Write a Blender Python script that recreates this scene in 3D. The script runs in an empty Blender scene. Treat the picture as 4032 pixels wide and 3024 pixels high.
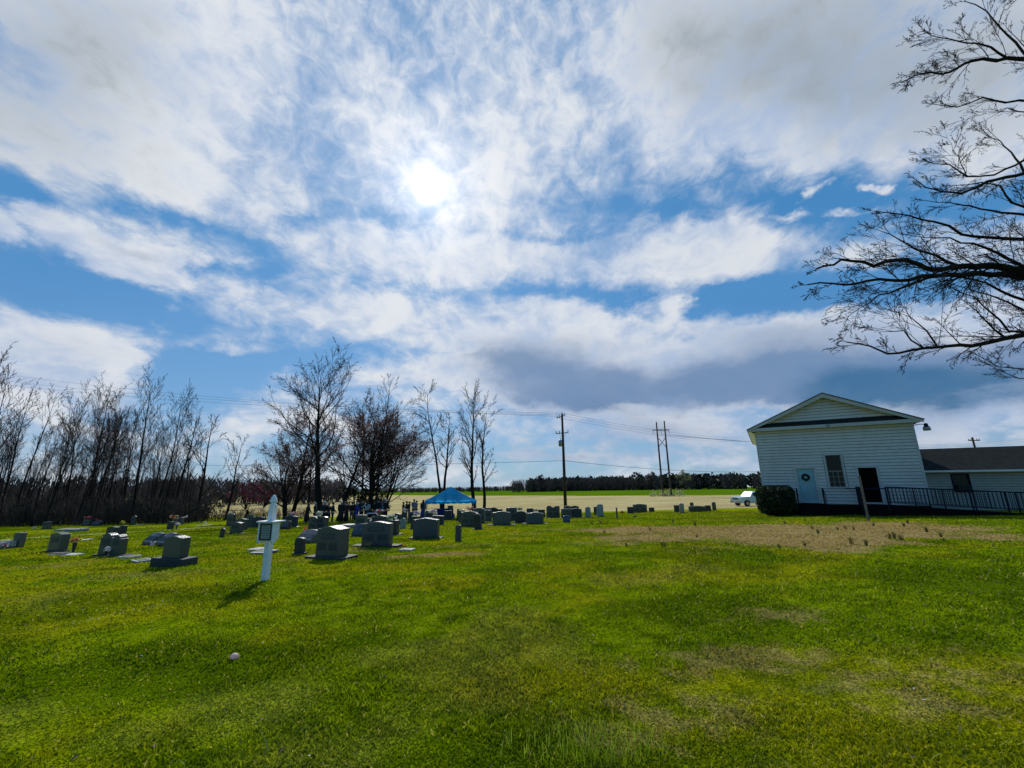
import bpy, math, random
import numpy as np
from mathutils import Vector, Matrix

sc = bpy.context.scene
rad = math.radians

# ------------------------------------------------------------------ camera
PITCH = rad(13.2); ROLL = rad(0.546); FPX = 1600.0
R0 = np.array([1, 0, 0.]); U0 = np.array([0, -math.sin(PITCH), math.cos(PITCH)])
FW = np.array([0, math.cos(PITCH), math.sin(PITCH)])
RT = R0*math.cos(ROLL) - U0*math.sin(ROLL); UP = U0*math.cos(ROLL) + R0*math.sin(ROLL)
CAM = np.array([0, 0, 1.6])
cd = bpy.data.cameras.new('camera'); cam = bpy.data.objects.new('camera', cd)
sc.collection.objects.link(cam)
cam.matrix_world = Matrix(((RT[0], UP[0], -FW[0], CAM[0]), (RT[1], UP[1], -FW[1], CAM[1]),
                           (RT[2], UP[2], -FW[2], CAM[2]), (0, 0, 0, 1)))
cd.sensor_fit = 'HORIZONTAL'; cd.sensor_width = 36.0; cd.lens = 36.0*FPX/4032.0
cd.clip_start = 0.05; cd.clip_end = 9000
sc.camera = cam
sc.render.resolution_x = 1024; sc.render.resolution_y = 768

sc.view_settings.view_transform = 'Standard'
sc.view_settings.look = 'None'
sc.view_settings.gamma = 1.0
sc.view_settings.exposure = -0.28

def ray(px, py):
    return FW + RT*(px-2016)/FPX + UP*(1512-py)/FPX
def azel(px, py):
    d = ray(px, py); d = d/np.linalg.norm(d)
    return math.atan2(d[0], d[1]), math.asin(d[2])

# ------------------------------------------------------------------ sun
SUN = ray(1682, 745); SUN = SUN/np.linalg.norm(SUN)
SUN_EL = math.asin(SUN[2]); SUN_AZ = math.atan2(SUN[0], SUN[1])   # azimuth clockwise from +Y
ld = bpy.data.lights.new('sun', 'SUN'); ld.energy = 5.0; ld.angle = rad(0.5); ld.color = (1.0, 0.95, 0.86)
sun = bpy.data.objects.new('sun', ld); sc.collection.objects.link(sun)
sun.rotation_euler = Vector(SUN).to_track_quat('Z', 'Y').to_euler()
sun.location = (0, 0, 60)

# ------------------------------------------------------------------ node helper
class NT:
    def __init__(s, tree): s.t = tree; s.n = tree.nodes; s.l = tree.links
    def node(s, typ, ins=None, **kw):
        n = s.n.new(typ)
        for k, v in kw.items(): setattr(n, k, v)
        if ins:
            for k, v in ins.items():
                i = n.inputs[k]
                if isinstance(v, bpy.types.NodeSocket): s.l.new(v, i)
                else: i.default_value = v
        return n
    def math(s, op, a, b=0.0, c=0.0, clamp=False):
        n = s.node('ShaderNodeMath', {0: a, 1: b, 2: c}, operation=op, use_clamp=clamp); return n.outputs[0]
    def vmath(s, op, a, b=(0, 0, 0)):
        n = s.node('ShaderNodeVectorMath', {0: a, 1: b}, operation=op)
        return n.outputs['Value'] if op in ('DOT_PRODUCT', 'LENGTH', 'DISTANCE') else n.outputs[0]
    def noise(s, vec, scale, detail=4, rough=0.55, dist=0.0):
        n = s.node('ShaderNodeTexNoise', {'Vector': vec, 'Scale': scale, 'Detail': detail, 'Roughness': rough, 'Distortion': dist})
        return n.outputs['Fac']
    def noisec(s, vec, scale, detail=4, rough=0.55):
        n = s.node('ShaderNodeTexNoise', {'Vector': vec, 'Scale': scale, 'Detail': detail, 'Roughness': rough})
        return n.outputs['Color']
    def ramp(s, v, a, b, lo=0.0, hi=1.0, smooth=True):
        n = s.node('ShaderNodeMapRange', {'Value': v, 'From Min': a, 'From Max': b, 'To Min': lo, 'To Max': hi},
                   interpolation_type='SMOOTHSTEP' if smooth else 'LINEAR'); return n.outputs[0]
    def mix(s, f, a, b, blend='MIX'):
        n = s.node('ShaderNodeMix', data_type='RGBA', blend_type=blend)
        for k, v in ((0, f), (6, a), (7, b)):
            if isinstance(v, bpy.types.NodeSocket): s.l.new(v, n.inputs[k])
            else: n.inputs[k].default_value = (tuple(v)+(1,))[:4] if isinstance(v, tuple) else v
        return n.outputs[2]
    def mapping(s, vec, loc=(0, 0, 0), rot=(0, 0, 0), scale=(1, 1, 1), typ='POINT'):
        return s.node('ShaderNodeMapping', {'Vector': vec, 'Location': loc, 'Rotation': rot, 'Scale': scale}, vector_type=typ).outputs[0]

# ------------------------------------------------------------------ world: Nishita sky plus broken cloud layers
w = bpy.data.worlds.new('World'); sc.world = w; w.use_nodes = True
N = NT(w.node_tree); w.node_tree.nodes.clear()
out = N.node('ShaderNodeOutputWorld'); bg = N.node('ShaderNodeBackground')
w.node_tree.links.new(bg.outputs[0], out.inputs[0])
SKY_STRENGTH = 0.12
K = 1.0/SKY_STRENGTH
sky = N.node('ShaderNodeTexSky', sky_type='NISHITA', sun_disc=False, sun_elevation=SUN_EL, sun_rotation=SUN_AZ,
             altitude=100, air_density=1.0, dust_density=0.3, ozone_density=3.0)
tc = N.node('ShaderNodeTexCoord'); D = tc.outputs['Generated']
sx = N.node('ShaderNodeSeparateXYZ', {0: D})
x, y, z = sx.outputs
zc = N.math('ADD', N.math('MAXIMUM', z, 0.0), 0.22)
P = N.node('ShaderNodeCombineXYZ', {0: N.math('DIVIDE', x, zc), 1: N.math('DIVIDE', y, zc), 2: 0.0}).outputs[0]
az = N.math('ARCTAN2', x, y); el = N.math('ARCSINE', z)
A = N.node('ShaderNodeCombineXYZ', {0: az, 1: el, 2: 0.0}).outputs[0]
# ragged cloud edges: the cloud masses' coordinates are pushed about by noise
wa = N.vmath('SUBTRACT', N.noisec(N.mapping(A, scale=(5, 8, 1)), 1.0, 5, 0.62), (0.5, 0.5, 0.5))
Aw = N.vmath('ADD', A, N.vmath('MULTIPLY', wa, (0.26, 0.10, 0.0)))

def blob(cx, cy, rx, ry, rot=0.0):
    """cloud mass: centre and radii given in photo units at 2212 wide, turned into azimuth / elevation"""
    k = 4032/2212.0; cx *= k; cy *= k; rx *= k; ry *= k
    c = np.array(azel(cx, cy)); e = 5.0
    J = np.array([(np.array(azel(cx+e, cy))-c)/e, (np.array(azel(cx, cy+e))-c)/e]).T
    a = rad(rot); Q = np.array([[math.cos(a), -math.sin(a)], [math.sin(a), math.cos(a)]])
    M = J @ Q @ np.diag([rx, ry])
    Um, S, _ = np.linalg.svd(M)
    if np.linalg.det(Um) < 0: Um[:, 1] *= -1
    th = math.atan2(Um[1, 0], Um[0, 0])
    m = N.mapping(Aw, loc=(c[0], c[1], 0), rot=(0, 0, th), scale=(S[0]*1.35, S[1]*1.35, 1), typ='TEXTURE')
    return N.node('ShaderNodeTexGradient', {0: m}, gradient_type='SPHERICAL').outputs['Fac']
def field(lst, base=0.0):
    acc = base
    for b in lst:
        amp = b[-1]
        acc = N.math('MULTIPLY_ADD', blob(*b[:-1]), amp, acc)
    return acc
#       cx    cy    rx   ry  rot  amount
COVER = [(1050, 330, 800, 330, 0, .30), (150, 120, 560, 300, 0, .42), (500, 330, 400, 180, 20, .10),
         (1150, 575, 680, 60, 0, .42), (850, 672, 560, 48, 4, .42), (1300, 690, 200, 35, 0, .3), (560, 745, 90, 14, 0, .4),
         (235, 530, 170, 42, 33, .95), (330, 560, 120, 42, 20, .7), (120, 455, 60, 24, 20, .7), (20, 480, 60, 34, 20, .8),
         (60, 700, 230, 60, 12, .85), (60, 800, 200, 90, 20, .8), (240, 775, 120, 30, 12, .5),
         (1750, 190, 560, 250, 0, .75), (1560, 485, 120, 60, -20, .55), (1775, 410, 26, 14, -40, .9), (1895, 405, 18, 18, -60, .8),
         (1750, 460, 50, 14, -5, .6), (1840, 455, 35, 12, -5, .6), (1570, 575, 220, 36, 0, .6), (1440, 655, 40, 22, 20, .7),
         (1180, 785, 240, 90, 0, 1.2), (1300, 840, 180, 60, 0, 1.1), (1560, 790, 280, 95, -4, 1.2), (1950, 775, 400, 105, -6, 1.3),
         (1700, 850, 360, 40, 0, .8), (1420, 925, 230, 36, 0, .75), (2110, 905, 190, 42, -8, .9), (1180, 980, 120, 12, 0, .4),
         (1500, 990, 260, 16, 0, .35), (620, 900, 200, 36, 10, .25), (900, 800, 260, 40, 0, .25), (1010, 800, 120, 26, 0, .4)]
CLEAR = [(110, 620, 360, 70, 12, -1.0), (70, 405, 170, 32, 28, -.75), (400, 470, 230, 32, 20, -.65), (620, 470, 100, 34, 0, -.4), (480, 590, 120, 20, 0, -.5),
         (1230, 190, 90, 60, 30, -.12), (560, 620, 200, 22, 5, -.3),
         (1780, 430, 380, 75, 0, -.85), (1420, 450, 150, 22, 0, -.35), (1720, 610, 300, 42, 0, -.8), (1620, 660, 280, 36, 0, -.75), (1330, 640, 200, 20, 0, -.35),
         (1150, 510, 160, 12, 0, -.25), (1120, 635, 340, 16, 0, -.4), (560, 700, 200, 30, 0, -.0), (620, 775, 330, 40, 0, -.5), (820, 460, 170, 22, 0, -.3), (1230, 430, 60, 60, 0, -.2), (440, 820, 170, 60, 0, -.7), (1000, 760, 100, 12, 0, -.3),
         (1460, 735, 60, 20, 20, -.5), (1350, 880, 60, 14, 0, -.5), (1650, 895, 160, 14, 0, -.3)]
GREY = [(1410, 790, 60, 60, 10, -.8), (1560, 760, 200, 30, 0, -.4), (1180, 760, 150, 24, 0, -.3), (1330, 770, 60, 26, 0, -.5), (1850, 770, 160, 26, -6, -.5), (1230, 822, 250, 95, 10, 1.9), (1120, 775, 110, 50, 0, .9), (1230, 868, 170, 34, 0, .9), (1700, 800, 420, 105, 0, 2.0), (1480, 830, 160, 40, 0, .6), (1980, 835, 480, 85, -3, 2.2), (2080, 830, 160, 50, 0, 1.0), (1100, 905, 70, 24, 0, .7),
        (1720, 90, 560, 230, 0, 1.9), (2080, 180, 380, 260, 0, 1.1), (60, 130, 400, 340, 0, 1.7), (300, 30, 160, 60, 0, .3), (320, 548, 70, 16, 24, .8),
        (300, 760, 150, 16, 0, .2), (1300, 965, 520, 46, 0, 1.6), (1000, 990, 400, 34, 0, .9), (1900, 965, 400, 36, 0, .9), (700, 960, 260, 30, 0, .5), (100, 760, 120, 60, 0, .25)]
DEEP = [(1990, 850, 380, 66, 0, 1.3), (1260, 880, 200, 40, 0, .4), (1750, 420, 420, 110, 0, .45), (1650, 650, 380, 70, 0, .35), (100, 560, 300, 170, 0, .25)]
cov = field(COVER+CLEAR, 0.0)
cov = N.math('ADD', cov, N.ramp(y, -0.4, 0.2, -0.75, 0.0))      # unseen sky behind the viewer, cleared of cloud to deepen the shadows
grey = field(GREY, 0.0)
deep = field(DEEP, 0.0)
Ps = N.mapping(P, rot=(0, 0, rad(-9)), scale=(1.0, 0.50, 1))
n1 = N.noise(Ps, 3.0, 6, 0.58, 0.3)
n2 = N.noise(N.mapping(A, rot=(0, 0, rad(12)), scale=(1.0, 1.5, 1)), 15.0, 6, 0.62, 0.5)
n3 = N.noise(N.mapping(A, scale=(1.0, 2.4, 1)), 5.5, 5, 0.58, 0.3)
hz = N.ramp(z, 0.15, 0.40)                                     # low clouds use the flatter pattern
n13 = N.math('ADD', N.math('MULTIPLY', n1, hz), N.math('MULTIPLY', n3, N.math('SUBTRACT', 1.0, hz)))
nmix = N.math('ADD', N.math('MULTIPLY', n13, 0.66), N.math('MULTIPLY', n2, 0.34))
dens = N.math('ADD', N.math('MULTIPLY', N.math('SUBTRACT', nmix, 0.5), 2.3), cov)
alpha = N.ramp(dens, -0.30, 0.42)
thick = N.ramp(dens, 0.25, 0.9)
gr = N.math('ADD', grey, N.math('MULTIPLY', N.math('SUBTRACT', nmix, 0.5), 2.6))
gr = N.math('MULTIPLY', N.ramp(gr, 0.0, 1.9, 0.0, 0.92), N.math('MULTIPLY_ADD', thick, 0.6, 0.4))
wisp = N.ramp(nmix, 0.38, 0.62)
cl = N.mix(wisp, (0.50*K, 0.63*K, 0.86*K), (0.88*K, 0.92*K, 0.98*K))
dd = N.math('MINIMUM', N.math('MAXIMUM', deep, 0.0), 1.0)
lowgrey = N.mix(N.ramp(deep, .15, .8), (0.17*K, 0.30*K, 0.53*K), (0.035*K, 0.17*K, 0.37*K))
greycol = N.mix(N.ramp(z, 0.25, 0.5), lowgrey, (0.37*K, 0.44*K, 0.51*K))
cl = N.mix(gr, cl, greycol)
grad = N.mix(N.ramp(z, 0.0, 0.45), (0.22*K, 0.40*K, 0.66*K), (0.085*K, 0.33*K, 0.68*K))
skyt = N.mix(0.72, N.mix(1.0, sky.outputs[0], (0.62, 0.9, 1.1), 'MULTIPLY'), grad)
skyt = N.mix(N.math('MULTIPLY', dd, 0.8), skyt, (0.045*K, 0.25*K, 0.60*K))
col = N.mix(alpha, skyt, cl)
# bright aureole where the sun shines through the thin cloud
sd = N.math('MAXIMUM', N.vmath('DOT_PRODUCT', D, tuple(SUN)), 0.0)
g1 = N.math('ADD', N.math('MULTIPLY', N.math('POWER', sd, 6000.0), 4.0*K), N.math('MULTIPLY', N.math('POWER', sd, 800.0), .42*K))
g2 = N.math('MULTIPLY', N.math('POWER', sd, 120.0), 0.34*K)
g3 = N.math('MULTIPLY', N.math('POWER', sd, 10.0), 0.10*K)
gl = N.math('ADD', g1, N.math('MULTIPLY', N.math('ADD', g2, g3), N.math('MULTIPLY_ADD', alpha, 0.6, 0.4)))
glc = N.vmath('MULTIPLY', N.node('ShaderNodeCombineXYZ', {0: gl, 1: gl, 2: gl}).outputs[0], (1.0, 0.95, 0.88))
col = N.vmath('ADD', col, glc)
N.l.new(col, bg.inputs['Color']); bg.inputs['Strength'].default_value = SKY_STRENGTH
w.cycles.sampling_method = 'MANUAL'; w.cycles.sample_map_resolution = 1024

# ------------------------------------------------------------------ terrain
def sp(t, w_): return w_*np.logaddexp(0, np.asarray(t, float)/w_)
def prof(y): return .058*sp(y-8, 2.) - .040*sp(y-58, 6.) + .004*sp(y-130, 10.)
def th(x, y): return -prof(y) + .016*60*np.tanh(np.asarray(x, float)/60)
def H(x, y): return float(th(x, y))
def ground(px, py):
    d = ray(px, py); t = 1.0; prev = 0
    while t < 900:
        p = CAM+d*t
        if p[2] < H(p[0], p[1]):
            lo, hi = prev, t
            for _ in range(30):
                m = (lo+hi)/2; p = CAM+d*m
                if p[2] < H(p[0], p[1]): hi = m
                else: lo = m
            p = CAM+d*hi
            return Vector(p)
        prev = t; t *= 1.02
    return None
def at(px, py, Y):
    """point on the line of sight at forward distance Y"""
    d = ray(px, py); return Vector(CAM+d*(Y/d[1]))

RNG = np.random.default_rng(7)
_tab = RNG.random((256, 256))
def vnoise(x, y):
    xi = np.floor(x).astype(int); yi = np.floor(y).astype(int); fx = x-xi; fy = y-yi
    fx = fx*fx*(3-2*fx); fy = fy*fy*(3-2*fy)
    a = _tab[xi & 255, yi & 255]; b = _tab[(xi+1) & 255, yi & 255]; c = _tab[xi & 255, (yi+1) & 255]; d = _tab[(xi+1) & 255, (yi+1) & 255]
    return a+(b-a)*fx+(c-a)*fy+(a-b-c+d)*fx*fy
def fbm(x, y, o=4, g=.5):
    s = 0; a = 1; t = 0
    for i in range(o):
        s = s+a*vnoise(x*2**i+17.3*i, y*2**i+5.1*i); t += a; a *= g
    return s/t
def sm(a, b, v):
    t = np.clip((v-a)/(b-a), 0, 1); return t*t*(3-2*t)
def gz(x, y):
    """fine surface: the lawn's lumps on top of the terrain"""
    d = np.hypot(x, y)
    return th(x, y) + (fbm(x*1.3, y*1.3, 3)-.5)*.055*np.exp(-d/40.0) + (fbm(x*.35+9, y*.35, 2)-.5)*.10*sm(3, 10, d)*np.exp(-d/80.0)
def ell(x, y, cx, cy, rx, ry, rot=0.):
    c, s = math.cos(rot), math.sin(rot); u = (x-cx)*c+(y-cy)*s; v = -(x-cx)*s+(y-cy)*c
    return np.hypot(u/rx, v/ry)
def zones(x, y):
    """weights of the ground's own colours: dead grass, tan stubble field, young green crop, mossy yellow, dark lush"""
    n = fbm(x*.55+3, y*.55, 4); n2 = fbm(x*1.9, y*1.9+40, 3); n3 = fbm(x*.16+50, y*.16+7, 3)
    dry = np.full_like(x, -.5)
    for (cx, cy, rx, ry, rt) in ((8.6, 13.6, 5.4, 3.4, .1), (6.5, 17.6, 5.0, 2.4, 0), (12.3, 15.8, 4.6, 3.0, .4), (-1.9, 11.0, 1.6, .5, 0)):
        dry = np.maximum(dry, 1.25-ell(x, y, cx, cy, rx, ry, rt))
    dry = sm(.05, .55, dry+(n-.5)*1.5+(n2-.5)*.7)*sm(-.15, .15, dry+(n2-.5)*.3)
    sp_ = np.full_like(x, -.5)
    for (cx, cy, rx, ry, rt) in ((3.1, 3.6, 1.0, .5, .2), (2.0, 4.1, 1.2, .35, .1), (-1.6, 13.2, 1.6, .5, 0), (-4.4, 12.5, 1.1, .8, 0), (-7.7, 9.2, 1.0, .35, .2), (1.0, 3.2, .9, .35, .1),
                                 (-11.5, 10.5, 1.5, .4, .2), (5.2, 3.6, 1.5, .6, -.3), (3.0, 5.2, .8, .3, 0), (-5.3, 10.6, .9, .4, 0)):
        sp_ = np.maximum(sp_, 1.1-ell(x, y, cx, cy, rx, ry, rt))
    n4 = fbm(x*7.0, y*7.0+3, 3); sp_ = sm(.15, 1.0, sp_+(n4-.5)*2.4+(n2-.5)*.7)*.5*sm(-.2, .3, sp_)
    dry = np.maximum(dry, sp_)
    dry = np.maximum(dry, sm(.62, .74, n)*.15)
    yb = 51+14*sm(0, -60, x)*1.0+3*(n3-.5)+np.clip(-x-30, 0, 100)*.15
    fld = sm(-1.5, 1.5, y-yb)
    an = x/np.maximum(y, 1.0)
    gb = np.interp(an, [-.6, -.42, -.30, -.07, .17, .45, 1.0], [700, 420, 330, 205, 146, 122, 108])+16*(fbm(x*.02, y*.02, 2)-.5)
    crop = sm(-3, 3, y-gb)
    moss = sm(.42, .66, fbm(x*.8+90, y*.8+13, 4))
    lush = np.maximum(sm(.50, .66, fbm(x*.45+31, y*.7+77, 3))*.8, sm(.55, .72, fbm(x*4.6+11, y*5.1+7, 3))*.75)
    return dry*(1-fld), fld*(1-crop), crop, moss, lush, n3

def newmesh(name, co, faces_flat, nper, mat, attrs=None, smooth=False):
    """fast mesh from arrays: faces all with nper corners (or list of counts)"""
    me = bpy.data.meshes.new(name)
    co = np.asarray(co, np.float32); ff = np.asarray(faces_flat, np.int32).ravel()
    me.vertices.add(len(co)); me.vertices.foreach_set('co', co.ravel())
    if np.isscalar(nper): nf = len(ff)//nper; tot = np.full(nf, nper, np.int32)
    else: tot = np.asarray(nper, np.int32); nf = len(tot)
    st = np.concatenate(([0], np.cumsum(tot)[:-1])).astype(np.int32)
    me.loops.add(len(ff)); me.loops.foreach_set('vertex_index', ff)
    me.polygons.add(nf); me.polygons.foreach_set('loop_start', st)
    if smooth: me.polygons.foreach_set('use_smooth', np.ones(nf, bool))
    me.update(calc_edges=True); me.validate()
    if attrs:
        for k, v in attrs.items():
            a = me.attributes.new(k, 'FLOAT_COLOR', 'POINT'); a.data.foreach_set('color', np.asarray(v, np.float32).ravel())
    if mat: me.materials.append(mat)
    return me
def link(name, me, parent=None, loc=None, rz=0.0):
    o = bpy.data.objects.new(name, me); sc.collection.objects.link(o)
    if parent is not None: o.parent = parent
    if loc is not None: o.location = loc
    if rz: o.rotation_euler = (0, 0, rz)
    return o
def empty(name, loc=(0, 0, 0), rz=0.0):
    return link(name, None, None, loc, rz)
def tag(o, label=None, cat=None, group=None, kind=None):
    if label: o['label'] = label
    if cat: o['category'] = cat
    if group: o['group'] = group
    if kind: o['kind'] = kind
    return o

class MB:
    def __init__(s): s.v = []; s.f = []
    def add(s, vs, fs):
        b = len(s.v); s.v += [tuple(p) for p in vs]; s.f += [tuple(i+b for i in f) for f in fs]; return s
    def box(s, x0, x1, y0, y1, z0, z1, M=None):
        vs = [(x0, y0, z0), (x1, y0, z0), (x1, y1, z0), (x0, y1, z0), (x0, y0, z1), (x1, y0, z1), (x1, y1, z1), (x0, y1, z1)]
        if M is not None: vs = [M @ Vector(p) for p in vs]
        return s.add(vs, [(0, 3, 2, 1), (4, 5, 6, 7), (0, 1, 5, 4), (1, 2, 6, 5), (2, 3, 7, 6), (3, 0, 4, 7)])
    def bar(s, p, q, r, n=6, r2=None):
        p = Vector(p); q = Vector(q); d = (q-p)
        if d.length < 1e-6: return s
        d.normalize(); a = d.orthogonal().normalized(); b = d.cross(a); r2 = r if r2 is None else r2
        vs = [p+(a*math.cos(t)+b*math.sin(t))*r for t in [2*math.pi*i/n for i in range(n)]] + \
             [q+(a*math.cos(t)+b*math.sin(t))*r2 for t in [2*math.pi*i/n for i in range(n)]]
        fs = [(i, (i+1) % n, n+(i+1) % n, n+i) for i in range(n)]+[tuple(range(n))[::-1], tuple(range(n, 2*n))]
        return s.add(vs, fs)
    def path(s, pts, r, n=6):
        for a, b in zip(pts, pts[1:]): s.bar(a, b, r, n)
        return s
    def prism(s, prof_, y0, y1, M=None):
        """outline in x,z extruded along y"""
        n = len(prof_); vs = [(a, y0, b) for a, b in prof_]+[(a, y1, b) for a, b in prof_]
        if M is not None: vs = [M @ Vector(p) for p in vs]
        return s.add(vs, [tuple(range(n)), tuple(range(n, 2*n))[::-1]]+[(i, n+i, n+(i+1) % n, (i+1) % n) for i in range(n)])
    def lathe(s, pr, n=12, c=(0, 0, 0), sq=False):
        vs = []; fs = []
        for r, z_ in pr:
            for i in range(n):
                t = 2*math.pi*(i+.5)/n; k = 1.0
                if sq: k = 1/max(abs(math.cos(t)), abs(math.sin(t)))
                vs.append((c[0]+r*k*math.cos(t), c[1]+r*k*math.sin(t), c[2]+z_))
        for j in range(len(pr)-1):
            for i in range(n): fs.append((j*n+i, j*n+(i+1) % n, (j+1)*n+(i+1) % n, (j+1)*n+i))
        fs.append(tuple(range(n))[::-1]); fs.append(tuple(range((len(pr)-1)*n, len(pr)*n)))
        return s.add(vs, fs)
    def ball(s, c, r, sc_=(1, 1, 1), n=8, m=5, jit=0.0, rng=None):
        vs = [(c[0], c[1], c[2]-r*sc_[2])]
        for j in range(1, m):
            ph = math.pi*j/m
            for i in range(n):
                t = 2*math.pi*i/n; k = 1+(rng.uniform(-jit, jit) if rng else 0)
                vs.append((c[0]+r*k*sc_[0]*math.sin(ph)*math.cos(t), c[1]+r*k*sc_[1]*math.sin(ph)*math.sin(t), c[2]-r*k*sc_[2]*math.cos(ph)))
        vs.append((c[0], c[1], c[2]+r*sc_[2])); fs = []
        for i in range(n): fs.append((0, 1+(i+1) % n, 1+i))
        for j in range(m-2):
            for i in range(n): a = 1+j*n+i; b = 1+j*n+(i+1) % n; fs.append((a, b, b+n, a+n))
        L = 1+(m-2)*n; T = len(vs)-1
        for i in range(n): fs.append((L+i, L+(i+1) % n, T))
        return s.add(vs, fs)
    def mesh(s, name, mat, smooth=False):
        me = bpy.data.meshes.new(name); me.from_pydata(s.v, [], s.f); me.materials.append(mat)
        if smooth: me.polygons.foreach_set('use_smooth', np.ones(len(me.polygons), bool))
        me.update(); return me
    def build(s, name, mat, parent=None, loc=None, rz=0.0, bevel=0.0, smooth=False, seg=2):
        o = link(name, s.mesh(name, mat, smooth), parent, loc, rz)
        if bevel:
            m = o.modifiers.new('bevel', 'BEVEL'); m.width = bevel; m.segments = seg; m.limit_method = 'ANGLE'; m.angle_limit = rad(40)
        return o

# ------------------------------------------------------------------ materials
def mat(name, base, rough=.7, metal=0.0, noise=None, bump=None, spec=.5, coat=0.0):
    """noise = (scale, second colour, contrast a, b); bump = (scale, strength)"""
    m = bpy.data.materials.new(name); m.use_nodes = True; T = NT(m.node_tree); b = m.node_tree.nodes['Principled BSDF']
    b.inputs['Roughness'].default_value = rough; b.inputs['Metallic'].default_value = metal
    b.inputs['Specular IOR Level'].default_value = spec; b.inputs['Coat Weight'].default_value = coat
    co = T.node('ShaderNodeTexCoord').outputs['Object']
    if noise:
        nz = T.noise(co, noise[0], 5, .6); c = T.mix(T.ramp(nz, noise[2], noise[3]), base, noise[1])
        nz2 = T.noise(co, noise[0]*.13, 3, .5); c = T.mix(T.ramp(nz2, .4, .7, 0, .35), c, tuple(k*.6 for k in base))
        T.l.new(c, b.inputs['Base Color'])
    else: b.inputs['Base Color'].default_value = (*base, 1)
    if bump:
        bn = T.node('ShaderNodeBump', {'Height': T.noise(co, bump[0], 5, .6), 'Strength': bump[1], 'Distance': .02})
        T.l.new(bn.outputs[0], b.inputs['Normal'])
    return m
M_ = {}
M_['granite'] = mat('grey_granite', (.046, .060, .063), .32, spec=.9, noise=(90, (.018, .026, .028), .38, .62), bump=(120, .25))
M_['granite_rough'] = mat('rock_pitched_granite', (.034, .042, .044), .75, noise=(40, (.017, .022, .023), .35, .65), bump=(25, .8))
M_['granite_blue'] = mat('blue_grey_granite', (.045, .072, .09), .3, spec=.8, noise=(80, (.03, .048, .065), .38, .62), bump=(100, .15))
M_['granite_navy'] = mat('polished_dark_granite', (.045, .06, .085), .25, noise=(70, (.02, .028, .045), .4, .6))
M_['granite_green'] = mat('green_grey_granite', (.030, .052, .048), .34, spec=.9, noise=(80, (.014, .026, .024), .4, .6), bump=(90, .3))
M_['granite_dark'] = mat('dark_weathered_granite', (.035, .04, .042), .55, noise=(30, (.018, .02, .021), .35, .65), bump=(40, .6))
M_['marble'] = mat('weathered_pale_marble', (.26, .28, .27), .6, noise=(12, (.14, .16, .145), .45, .7), bump=(30, .4))
M_['redstone'] = mat('weathered_brown_stone', (.10, .085, .08), .85, noise=(25, (.05, .045, .045), .35, .65), bump=(30, .7))
M_['letter'] = mat('pale_cut_lettering', (.13, .15, .155), .85)
M_['panel'] = mat('polished_name_panel', (.030, .040, .045), .45, noise=(60, (.02, .028, .03), .4, .6))
M_['panel_light'] = mat('honed_name_panel', (.085, .10, .105), .8, noise=(60, (.06, .07, .075), .4, .6))
M_['bronze'] = mat('bronze_plaque', (.09, .08, .06), .5, .6, noise=(60, (.16, .15, .12), .4, .6))
M_['concrete'] = mat('pale_concrete', (.42, .43, .41), .9, noise=(14, (.28, .29, .27), .4, .7), bump=(40, .4))
M_['white_wood'] = mat('chalky_white_paint', (.72, .75, .76), .6, noise=(9, (.62, .66, .68), .45, .7), bump=(30, .15))
M_['black'] = mat('black_frame', (.012, .012, .013), .5)
M_['plaque'] = mat('grey_green_sign_face', (.34, .40, .37), .6, noise=(30, (.28, .33, .31), .4, .6))
M_['siding'] = mat('white_vinyl_siding', (.56, .54, .515), .6, noise=(3, (.485, .465, .445), .45, .7), bump=(60, .12))
M_['siding_old'] = mat('greyed_vinyl_siding', (.34, .32, .28), .6, noise=(3, (.29, .275, .24), .45, .7), bump=(60, .12))
M_['trim'] = mat('grey_white_trim', (.46, .46, .46), .5, noise=(6, (.40, .40, .40), .45, .7))
M_['door'] = mat('pale_blue_door_paint', (.24, .42, .48), .45, noise=(5, (.20, .37, .43), .45, .7))
M_['shingle'] = mat('charcoal_shingles', (.020, .022, .023), 1.0, noise=(18, (.038, .040, .040), .4, .62), bump=(14, .9), spec=0.0)
M_['glass'] = mat('window_glass', (.012, .014, .016), .2, spec=.25)
M_['curtain'] = mat('grey_window_shade', (.10, .12, .12), .8, noise=(4, (.07, .085, .085), .4, .6))
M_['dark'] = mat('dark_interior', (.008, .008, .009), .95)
M_['iron'] = mat('dark_painted_iron', (.010, .012, .024), .8, spec=.2)
M_['brick'] = mat('dark_brick_footing', (.022, .016, .014), .95, spec=.0, noise=(12, (.012, .010, .009), .4, .6), bump=(20, .6))
M_['deck'] = mat('dark_stained_decking', (.014, .012, .012), .95, spec=.0, noise=(10, (.008, .007, .007), .4, .6), bump=(20, .4))
M_['wood'] = mat('weathered_post_wood', (.17, .15, .12), .85, noise=(14, (.09, .08, .06), .4, .65), bump=(40, .5))
M_['pole'] = mat('creosoted_pole_wood', (.045, .03, .02), .85, noise=(8, (.025, .018, .014), .4, .6), bump=(20, .4))
M_['metal'] = mat('galvanised_metal', (.25, .27, .28), .45, .8)
M_['wire'] = mat('black_cable', (.02, .022, .025), .6)
M_['truck'] = mat('white_green_truck_paint', (.42, .60, .58), .28, coat=.6, noise=(2, (.38, .55, .53), .4, .7))
M_['truck_white'] = mat('white_truck_paint', (.74, .78, .78), .28, coat=.6)
M_['rubber'] = mat('black_rubber', (.015, .015, .015), .8)
M_['chrome'] = mat('dull_chrome', (.35, .36, .37), .25, .9)
M_['lens'] = mat('headlamp_lens', (.5, .52, .52), .15)
M_['skin'] = mat('skin', (.42, .25, .17), .6)
M_['skin2'] = mat('deeper_skin', (.16, .085, .05), .6)
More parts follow.
